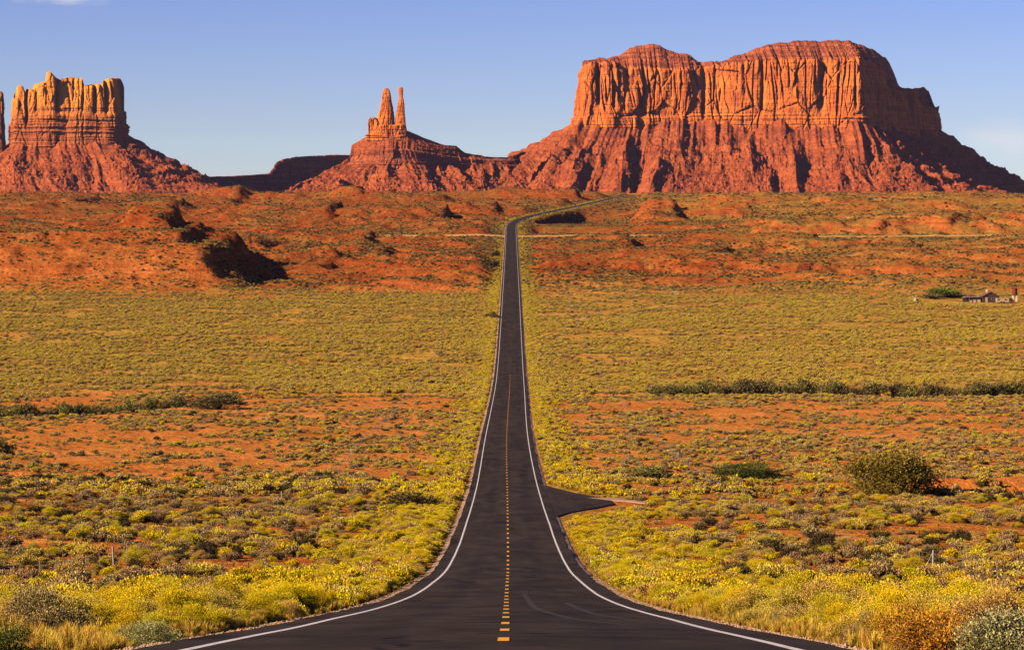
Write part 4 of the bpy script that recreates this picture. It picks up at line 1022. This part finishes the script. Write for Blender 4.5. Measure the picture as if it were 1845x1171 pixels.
# dry grass
n = 26000; Z = 30 * (340 / 30) ** RS.rand(n); X = RS.uniform(-1, 1, n) * (0.215 * Z + 10)
k = RS.rand(n) < np.clip(0.35 + 1.2 * fb2(X / 8 + 20, Z / 12, 3), 0.05, 1); put('grass_tuft', X[k], Z[k], lognorm(k.sum(), 0.55, 0.3))
n = 9000; Z = 30 * (420 / 30) ** RS.rand(n); sd_ = RS.choice([-1, 1], n); X = road_x(Z) + sd_ * (HWD + 0.45 + np.abs(RS.normal(0, 1.3, n)))
put('grass_tuft', X, Z, lognorm(n, 0.42, 0.3))

def in_view(X, Z, size=0.0):
    u = X / Z * F + CX; v = HY + (CZ - height(X, Z)) / Z * F; w = size * F / Z
    return (u > 4 - 0.35 * w) & (u < 1841 + 0.35 * w) & (v > 350) & (v < 1168 + 0.5 * w)
COUNT = {'rabbitbrush': 300, 'greasewood': 300, 'sagebrush': 260, 'blackbrush': 120, 'buckwheat': 120, 'grass_tuft': 60}
LOOK = {'rabbitbrush': 'yellow flowering rabbitbrush', 'greasewood': 'greenish greasewood shrub', 'sagebrush': 'grey sagebrush bush', 'blackbrush': 'dark brown blackbrush',
        'buckwheat': 'russet buckwheat bush', 'grass_tuft': 'golden grass tuft'}
CATS = {'rabbitbrush': 'shrub', 'greasewood': 'shrub', 'sagebrush': 'shrub', 'blackbrush': 'shrub', 'buckwheat': 'shrub', 'grass_tuft': 'grass'}
ORD = 'first second third fourth fifth sixth seventh eighth ninth tenth eleventh twelfth thirteenth fourteenth fifteenth sixteenth seventeenth eighteenth nineteenth twentieth'.split()
def where(X, Z):
    side = 'left' if X < 0 else 'right'
    rd = abs(X)
    a = f'on the {side} verge' if rd < 10 else (f'between road and {side} fence' if rd < 24 else f'outside the {side} fence')
    if Z < 165: b = f'level with {ORD[max(0, round((Z - 36.7) / 7.45))]} dash from bottom'
    elif Z < 262: b = 'below the paved turnoff'
    elif Z < 345: b = 'level with the paved turnoff'
    else: b = 'past the paved turnoff'
    return a, b
def add_thing(kind, me, X, Z, size, rz, zs=1.0):
    o = obj(kind, me, None, (X, Z, float(height(X, Z)) - 0.03)); o.rotation_euler = (0, 0, rz); o.scale = (size, size, size * zs)
    return o
def gn_cover(name, P, sources, label, cat):
    """one object of uncounted plants: points carrying copies of the plants that already stand in the scene"""
    r = np.random.RandomState(len(P))
    me = bpy.data.meshes.new(name); me.vertices.add(len(P))
    H = height(P[:, 0], P[:, 1]) - 0.03
    me.vertices.foreach_set('co', np.stack([P[:, 0], P[:, 1], H], -1).astype(np.float32).ravel())
    a = me.attributes.new('scl', 'FLOAT_VECTOR', 'POINT')
    sv = np.stack([P[:, 2] * r.uniform(0.85, 1.2, len(P)), P[:, 2] * r.uniform(0.85, 1.2, len(P)), P[:, 2] * r.uniform(0.8, 1.15, len(P))], -1)
    a.data.foreach_set('vector', sv.astype(np.float32).ravel())
    a = me.attributes.new('rot', 'FLOAT_VECTOR', 'POINT')
    a.data.foreach_set('vector', np.stack([r.normal(0, 0.06, len(P)), r.normal(0, 0.06, len(P)), r.uniform(0, 6.28, len(P))], -1).astype(np.float32).ravel())
    a = me.attributes.new('pick', 'INT', 'POINT'); a.data.foreach_set('value', (r.randint(0, 3, len(P)) + (0 if len(sources) < 6 else 3 * (P[:, 1] > 300))).astype(np.int32))
    o = tag(obj(name, me), label, cat, kind='stuff')
    g = bpy.data.node_groups.new(name, 'GeometryNodeTree')
    g.interface.new_socket('Geometry', in_out='INPUT', socket_type='NodeSocketGeometry')
    g.interface.new_socket('Geometry', in_out='OUTPUT', socket_type='NodeSocketGeometry')
    N = NT(g); gi = N.n('NodeGroupInput'); go = N.n('NodeGroupOutput')
    ip = N.n('GeometryNodeInstanceOnPoints'); gt = N.n('GeometryNodeGeometryToInstance')
    for s_ in reversed(sources):
        oi = N.n('GeometryNodeObjectInfo', transform_space='ORIGINAL'); oi.inputs['Object'].default_value = s_
        N.link(oi.outputs['Geometry'], gt.inputs[0])
    def na(nm, t):
        k = N.n('GeometryNodeInputNamedAttribute', data_type=t); k.inputs['Name'].default_value = nm
        return [q for q in k.outputs if q.enabled and q.name == 'Attribute'][0]
    N.link(gi.outputs[0], ip.inputs['Points']); N.link(gt.outputs[0], ip.inputs['Instance'])
    ip.inputs['Pick Instance'].default_value = True
    N.link(na('pick', 'INT'), ip.inputs['Instance Index']); N.link(na('scl', 'FLOAT_VECTOR'), ip.inputs['Scale'])
    e2r = N.n('FunctionNodeEulerToRotation'); N.link(na('rot', 'FLOAT_VECTOR'), e2r.inputs[0]); N.link(e2r.outputs[0], ip.inputs['Rotation'])
    N.link(ip.outputs[0], go.inputs[0])
    md = o.modifiers.new('plants', 'NODES'); md.node_group = g
    return o
tot = 0
for kind, parts in pts.items():
    P = np.concatenate(parts); vis = in_view(P[:, 0], P[:, 1], P[:, 2])
    rank = np.where(vis, P[:, 2] / P[:, 1], 0); order = np.argsort(-rank); nI = COUNT[kind]
    ind, rest = P[order[:nI]], P[order[nI:]]
    src = []
    q = np.quantile(ind[:, 2], [0.33, 0.67])
    classes = {}
    for i, (X, Z, s_) in enumerate(ind):
        lod = 'near' if kind == 'grass_tuft' else ('far' if i >= nI - 3 else ('hero' if Z < 85 else 'near'))
        ms = MESH[kind, lod]; me = ms[i % len(ms)]
        o = add_thing(kind, me, X, Z, s_ * (1.0 if kind != 'grass_tuft' else 1.1), RS.uniform(0, 6.28), RS.uniform(0.85, 1.15))
        sw = 'small' if s_ < q[0] else ('large' if s_ > q[1] else 'medium')
        a, b = where(X, Z)
        tag(o, None, CATS[kind], f'{sw} {LOOK[kind]} {a} {b}')
        classes.setdefault(f'{sw} {LOOK[kind]} {a} {b}', []).append((Z, o))
        if i >= nI - (3 if kind == 'grass_tuft' else 6): src.append(o)
    for lb, mem in classes.items():
        mem.sort(key=lambda t: t[0]); m_ = len(mem)
        wd = [''] if m_ == 1 else (['nearer ', 'farther '] if m_ == 2 else ['nearest '] + ['middle ' if m_ == 3 else ''] * (m_ - 2) + ['farthest '])
        for (zz_, o), w_ in zip(mem, wd):
            o['label'] = w_ + lb
            if m_ > 3 and w_ == '': o['group'] = lb
            elif w_: o['group'] = lb
    gn_cover({'grass_tuft': 'dry_grass'}.get(kind, kind + '_cover'), rest, src,
             {'rabbitbrush': 'countless small yellow rabbitbrush dotted along the road and valley', 'greasewood': 'carpet of yellow-green greasewood covering the valley floor',
              'sagebrush': 'countless grey-olive sagebrush scattered across the red soil', 'blackbrush': 'scattered small dark shrubs across the red soil',
              'buckwheat': 'scattered small russet bushes across the near slopes', 'grass_tuft': 'dry golden grass growing between the shrubs'}[kind], {'grass_tuft': 'grass'}.get(kind, 'shrubs'))
    tot += len(rest)
print('INSTANCES', tot, {k: sum(len(q) for q in v) for k, v in pts.items()})

# ------------------------------------------------------------------ plants that stand out, and the willows in the wash
def bare_stems(name, seed, h, n=9, r0=0.02):
    r = random.Random(seed); mb = MB()
    for i in range(n):
        a = r.uniform(0, 6.28); q = r.uniform(0.1, 0.33)
        k = Vector((0.4 * q * math.cos(a), 0.4 * q * math.sin(a), h * 0.45)); t = Vector((q * math.cos(a), q * math.sin(a), h * r.uniform(0.7, 0.95)))
        mb.tube((0.03 * math.cos(a), 0.03 * math.sin(a), -0.05), k, r0, r0 * 0.7, 5); mb.tube(k, t, r0 * 0.7, r0 * 0.25, 4)
    return mb.mesh(name, M['wood'])
CROWN = {}
def crown_mesh(mn, ratio, N, leaf, v):
    key = (mn, round(ratio, 2), N, v)
    if key not in CROWN:
        CROWN[key] = (shrub_mesh('crown', 4000 + 13 * v + len(mn), N, M[mn], 1.0, 22 + v % 7, leaf, 0.7, 6, slim=0.28, zlo=0.03), bare_stems('stems', v + 3, 0.5))
    return CROWN[key]
for i, (nm, mn, hx, hy, w, h, lb) in enumerate(HEROES):
    Z = Zof(hy); X = px(hx, Z); wm, hm = w / F * Z, h / F * Z
    big = w > 60
    root = empty(nm, (X, Z, float(height(X, Z)) - 0.05)); root.rotation_euler = (0, 0, 1.3 * i)
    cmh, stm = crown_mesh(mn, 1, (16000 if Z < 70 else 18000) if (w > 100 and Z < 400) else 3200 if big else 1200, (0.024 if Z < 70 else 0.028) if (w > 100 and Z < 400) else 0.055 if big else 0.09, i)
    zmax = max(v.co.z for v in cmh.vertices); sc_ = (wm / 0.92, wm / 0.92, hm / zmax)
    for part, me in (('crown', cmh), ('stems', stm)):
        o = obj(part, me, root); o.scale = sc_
    tag(root, lb, 'tree' if nm in ('cottonwood', 'tamarisk') else 'shrub')
wr = np.random.RandomState(5)
wil = [crown_mesh('willow', 1, 1800, 0.07, 60 + v) for v in range(4)]
def willow(X, Z, w, h, lb, grp):
    root = empty('willow_bush', (X, Z, float(height(X, Z)) - 0.1)); root.rotation_euler = (0, 0, wr.uniform(0, 6.28))
    c, st_ = wil[wr.randint(4)]; zmax = 0.85
    for part, me in (('crown', c), ('stems', st_)):
        o = obj(part, me, root); o.scale = (w / 0.92, w / 0.92, h / zmax)
    tag(root, lb, 'shrub', grp)
row = []
for x in np.arange(1188, 1860, 13):
    Z = 648 + wr.uniform(-4, 4); X = px(x + wr.uniform(-7, 7), Z); row.append((X, float(wash_z(X)) - wr.uniform(1, 8), wr.uniform(4.0, 6.8), wr.uniform(4.8, 7.0)))
row = [q for q in row if wr.rand() > 0.16]
for i, (X, Z, w, h) in enumerate(row):
    pl = 'near the road end' if i < 17 else ('in the middle stretch' if i < 34 else 'towards the right picture edge')
    lb = f'dark olive willow in the hedge-like row right of road, {pl}'
    if i == 0: lb = 'first willow bush at the road end of the row right of the road'
    if i == len(row) - 1: lb = 'last willow bush of the right row, at the picture edge'
    willow(X, Z, w, h, lb, 'willows along the wash right of the road')
rowl = []
for x in np.arange(-20, 275, 16):
    Z = 560; X = px(x + wr.uniform(-5, 5), Z); rowl.append((X, float(wash_z(X)) - wr.uniform(0, 7), wr.uniform(3.4, 5.4), wr.uniform(3.8, 5.4)))
for i, (X, Z, w, h) in enumerate(rowl):
    lb = 'dark willow bush in the row along the wash left of the road' + (', left half' if i < 9 else ', right half')
    if i == len(rowl) - 1: lb = 'rightmost willow bush of the row along the left wash, beside the red cut bank'
    willow(X, Z, w, h, lb, 'willows along the wash left of the road')

# ------------------------------------------------------------------ wire fences along the right of way
M['post'] = plain('weathered_steel_post', (0.24, 0.19, 0.15), 0.7, 0.3, 4.0)
M['post_wood'] = plain('grey_wood_post', (0.30, 0.24, 0.18), 0.9, 0.3, 5.0)
M['wire'] = plain('rusty_wire', (0.16, 0.11, 0.08), 0.6, 0.3, 4.0)
thin_post = MB().box((0, 0, 0.54), (0.032, 0.032, 1.28)).box((0, 0.03, 0.54), (0.010, 0.04, 1.24)).box((0, 0, 1.20), (0.036, 0.036, 0.05)).mesh('post', M['post'])
wood_post = MB().tube((0, 0, -0.2), (0, 0, 1.35), 0.065, 0.06, 8).tube((0, 0.06, 1.2), (0, 1.6, 0.1), 0.04, 0.04, 6).mesh('brace_post', M['post_wood'])
def fence(sgn, lb):
    root = empty('wire_fence', (sgn * 24.0, 62, float(height(sgn * 24.0, 62.0))))
    zs_ = np.arange(62, 1250, 5.3); r = np.random.RandomState(3 + int(sgn))
    xs_ = sgn * 24.0 + 0.5 * fb2(zs_ / 90, 5.0 + sgn, 2); tops = []
    for i, (x, z) in enumerate(zip(xs_, zs_)):
        hgt = float(height(x, z)); br = i % 23 == 22 - (4 if sgn > 0 else 2)
        o = obj('brace_post' if br else 'post', wood_post if br else thin_post, root, (x - root.location.x, z - 62, hgt - root.location.z))
        o.rotation_euler = (r.normal(0, 0.03), r.normal(0, 0.03), r.uniform(-0.2, 0.2))
        tops.append((x, z, hgt))
    T = np.array(tops) - np.array(root.location)
    for hz in (0.40, 0.75, 1.08):
        tri = np.array([(0, 0, 0.007), (0.006, 0, -0.004), (-0.006, 0, -0.004)])
        V = (T + np.array([0.03 * -sgn, 0, hz]))[:, None, :] + tri[None]
        obj('wire', mesh_np('wire', V.reshape(-1, 3), grid_faces(len(T), 3, True), [M['wire']]), root)
    tag(root, lb, 'fence')
fence(-1.0, 'wire fence on thin posts running along the left of the road')
fence(1.0, 'wire fence on thin posts running along the right of the road')

# ------------------------------------------------------------------ homestead on the valley floor at the right
M['plank'] = plain('dark_weathered_planks', (0.055, 0.030, 0.025), 0.9, 0.4, 2.0)
M['cream'] = plain('cream_wall', (0.42, 0.27, 0.15), 0.9, 0.15, 1.0)  # cream base colour for walls, doors and trailer
M['tin'] = plain('pale_tin_roof', (0.34, 0.24, 0.18), 0.6, 0.2, 1.0)
M['brownroof'] = plain('brown_shingle_roof', (0.16, 0.07, 0.045), 0.9, 0.3, 2.0)
M['rust'] = plain('rust_red_tank', (0.17, 0.030, 0.020), 0.8, 0.4, 1.5)
M['stone'] = plain('pale_stone', (0.60, 0.48, 0.34), 0.9, 0.25, 2.0)
M['glass'] = plain('dark_window_glass', (0.02, 0.02, 0.025), 0.15, 0.2, 1.0)
ZH = 1155.0
def site(x): 
    X = px(x, ZH); return (X, ZH, float(height(X, ZH)))
def house():
    r = empty('farmhouse', site(1783)); w, d, h, p = 6.6, 7.0, 2.6, 1.7
    MB().box((0, 0, h / 2 - 0.3), (w, d, h + 0.6)).prism([(-w / 2, h - 0.002), (w / 2, h - 0.002), (0, h + p)], -d / 2 + 0.003, d / 2 - 0.003).build('wall', M['plank'], r)
    rf = MB()
    for s_ in (-1, 1): rf.prism([(s_ * (w / 2 + 0.5), h - 0.25), (0, h + p + 0.02), (0, h + p + 0.2), (s_ * (w / 2 + 0.5), h - 0.05)], -d / 2 - 0.4, d / 2 + 0.4)
    ro = rf.build('roof', M['brownroof'], r); MB().box((-1.0, 1.2, h + p + 0.1), (0.6, 0.6, 1.6)).build('chimney', M['stone'], ro)
    dr = MB().box((-1.9, -d / 2 - 0.03, 1.0), (0.95, 0.06, 2.0)).build('door', M['cream'], r); MB().box((-1.6, -d / 2 - 0.08, 1.0), (0.06, 0.05, 0.12)).build('handle', M['tin'], dr)
    for x in (0.6, 2.2):
        wd = MB().box((x, -d / 2 - 0.02, 1.45), (1.0, 0.05, 1.1)).build('window', M['tin'], r); MB().box((x, -d / 2 - 0.05, 1.45), (0.8, 0.03, 0.9)).build('pane', M['glass'], wd)
    tag(r, 'dark gabled farmhouse in the group of buildings at the right', 'house')
def shed():
    r = empty('open_shed', site(1751)); w, d = 6.8, 5.0
    MB().box((1.4, 0.5, 0.9), (4.0, 3.6, 2.4)).build('wall', M['cream'], r)
    MB().prism([(-w / 2 - 0.3, 2.15), (w / 2 - 0.6, 2.45), (w / 2 - 0.6, 2.6), (-w / 2 - 0.3, 2.3)], -d / 2, d / 2).build('roof', M['tin'], r)
    MB().prism([(-2.6, 2.52), (2.2, 2.75), (-0.2, 3.6)], -1.2, 2.2).build('back_gable', M['brownroof'], r)
    for x in (-3.2, -1.6, 0.1): MB().box((x, -d / 2 + 0.2, 0.9), (0.16, 0.16, 2.6)).build('post', M['plank'], r)
    MB().box((-2.3, 1.6, 0.9), (2.6, 0.2, 2.4)).build('back_wall', M['plank'], r)
    tag(r, 'open shed with pale tin roof left of the farmhouse', 'shed')
def trailer():
    X, Y, H = site(1800); r = empty('stock_trailer', (X, Y - 8, H))
    MB().box((0, 0, 1.05), (5.2, 2.2, 1.5)).build('body', M['cream'], r); MB().box((0, 0, 1.84), (5.3, 2.3, 0.08)).build('roof', M['tin'], r)
    MB().box((0, 0, 0.3), (4.6, 1.6, 0.12)).build('chassis', M['plank'], r)
    for x in (-0.6, 0.5):
        for y in (-1.0, 1.0): MB().tube((x, y - 0.1, 0.33), (x, y + 0.1, 0.33), 0.34, 0.34, 14).build('wheel', M['plank'], r)
    for x in (-1.7, 1.2): MB().box((x, -1.115, 1.3), (0.9, 0.03, 0.5)).build('window', M['glass'], r)
    MB().tube((2.6, 0, 0.35), (3.4, 0, 0.35), 0.05).build('drawbar', M['plank'], r)
    tag(r, 'low cream trailer parked in front of the farmhouse', 'trailer')
def pickup():
    X, Y, H = site(1815); r = empty('dark_van', (X, Y - 8, H))
    MB().prism([(-1.0, 0.45), (1.15, 0.45), (1.15, 1.1), (0.75, 1.2), (0.5, 1.85), (-1.0, 1.85)], -0.9, 0.9).build('body', M['plank'], r)
    for x in (-0.6, 0.7):
        for y in (-0.85, 0.85): MB().tube((x, y - 0.1, 0.33), (x, y + 0.1, 0.33), 0.34, 0.34, 14).build('wheel', M['rust'], r)
    MB().box((-0.3, -0.915, 1.5), (1.0, 0.03, 0.45)).build('window', M['glass'], r)
    tag(r, 'small dark van between the cream trailer and the water tower', 'van')
def tower():
    r = empty('water_tower', site(1828))
    for x in (-0.75, 0.75):
        for y in (-0.75, 0.75): MB().box((x, y, 1.2), (0.42, 0.42, 2.9)).build('leg', M['stone'], r)
    MB().box((0, 0, 2.7), (2.1, 2.1, 0.16)).build('platform', M['plank'], r)
    t = MB().tube((0, 0, 2.79), (0, 0, 5.5), 1.05, 1.15, 16).build('tank', M['rust'], r); MB().tube((0, 0, 5.51), (0, 0, 5.9), 1.2, 0.1, 16).build('lid', M['rust'], t)
    tag(r, 'rust-red water tank on pale legs at the right end of the homestead', 'water tower')
def privy():
    r = empty('outhouse', site(1648))
    MB().box((0, 0, 0.9), (1.15, 1.15, 2.1)).build('wall', M['cream'], r); MB().prism([(-0.75, 1.93), (0.75, 2.1), (0.75, 2.2), (-0.75, 2.03)], -0.75, 0.75).build('roof', M['tin'], r)
    MB().box((0.1, -0.59, 0.85), (0.65, 0.04, 1.7)).build('door', M['stone'], r)
    tag(r, 'small white outhouse standing alone left of the homestead tree', 'outhouse')
for f_ in (house, shed, trailer, pickup, tower, privy): f_()

# ------------------------------------------------------------------ loose rocks
def rock(X, Z, s_, lb, seed):
    r = np.random.RandomState(seed); n, m_ = 9, 6
    th = np.linspace(0, 2 * pi, n, endpoint=False)[None]; ph = np.linspace(0.15, pi - 0.15, m_)[:, None]
    d = np.stack([np.sin(ph) * np.cos(th), np.sin(ph) * np.sin(th), np.cos(ph) + 0 * th], -1) * (1 + 0.35 * r.uniform(-1, 1, (m_, n)))[..., None] * np.array([1.2, 0.9, 0.75]) * s_ / 2
    me = bpy.data.meshes.new('rock'); f = grid_faces(m_, n, True).tolist() + [list(range(n - 1, -1, -1)), [(m_ - 1) * n + k for k in range(n)]]
    me.from_pydata(d.reshape(-1, 3).tolist(), [], f); me.materials.append(M['redrock']); me.update()
    tag(obj('rock', me, None, (X, Z, max(float(height(X, Z)), float(base(Z)) - 0.12) + s_ * 0.25)), lb, 'rock')
M['redrock'] = plain('orange_sandstone', (0.62, 0.20, 0.06), 0.95, 0.3, 6.0)
Zk = Zof(1132); rock(px(437, Zk), Zk, 0.17, 'orange stone at the gravel edge left of the road near the bottom', 3)

# ------------------------------------------------------------------ the air between
def haze():
    m = bpy.data.materials.new('desert_air'); m.use_nodes = True; nt = m.node_tree; nt.nodes.clear()
    o = nt.nodes.new('ShaderNodeOutputMaterial'); v = nt.nodes.new('ShaderNodeVolumePrincipled')
    v.inputs['Color'].default_value = (0.62, 0.55, 0.85, 1); v.inputs['Density'].default_value = 9e-6; v.inputs['Anisotropy'].default_value = 0.2
    nt.links.new(v.outputs[0], o.inputs['Volume'])
    ob = MB().box((0, 6190, 220), (8600, 12700, 470)).build('haze', m)
    tag(ob, kind='stuff')
haze()
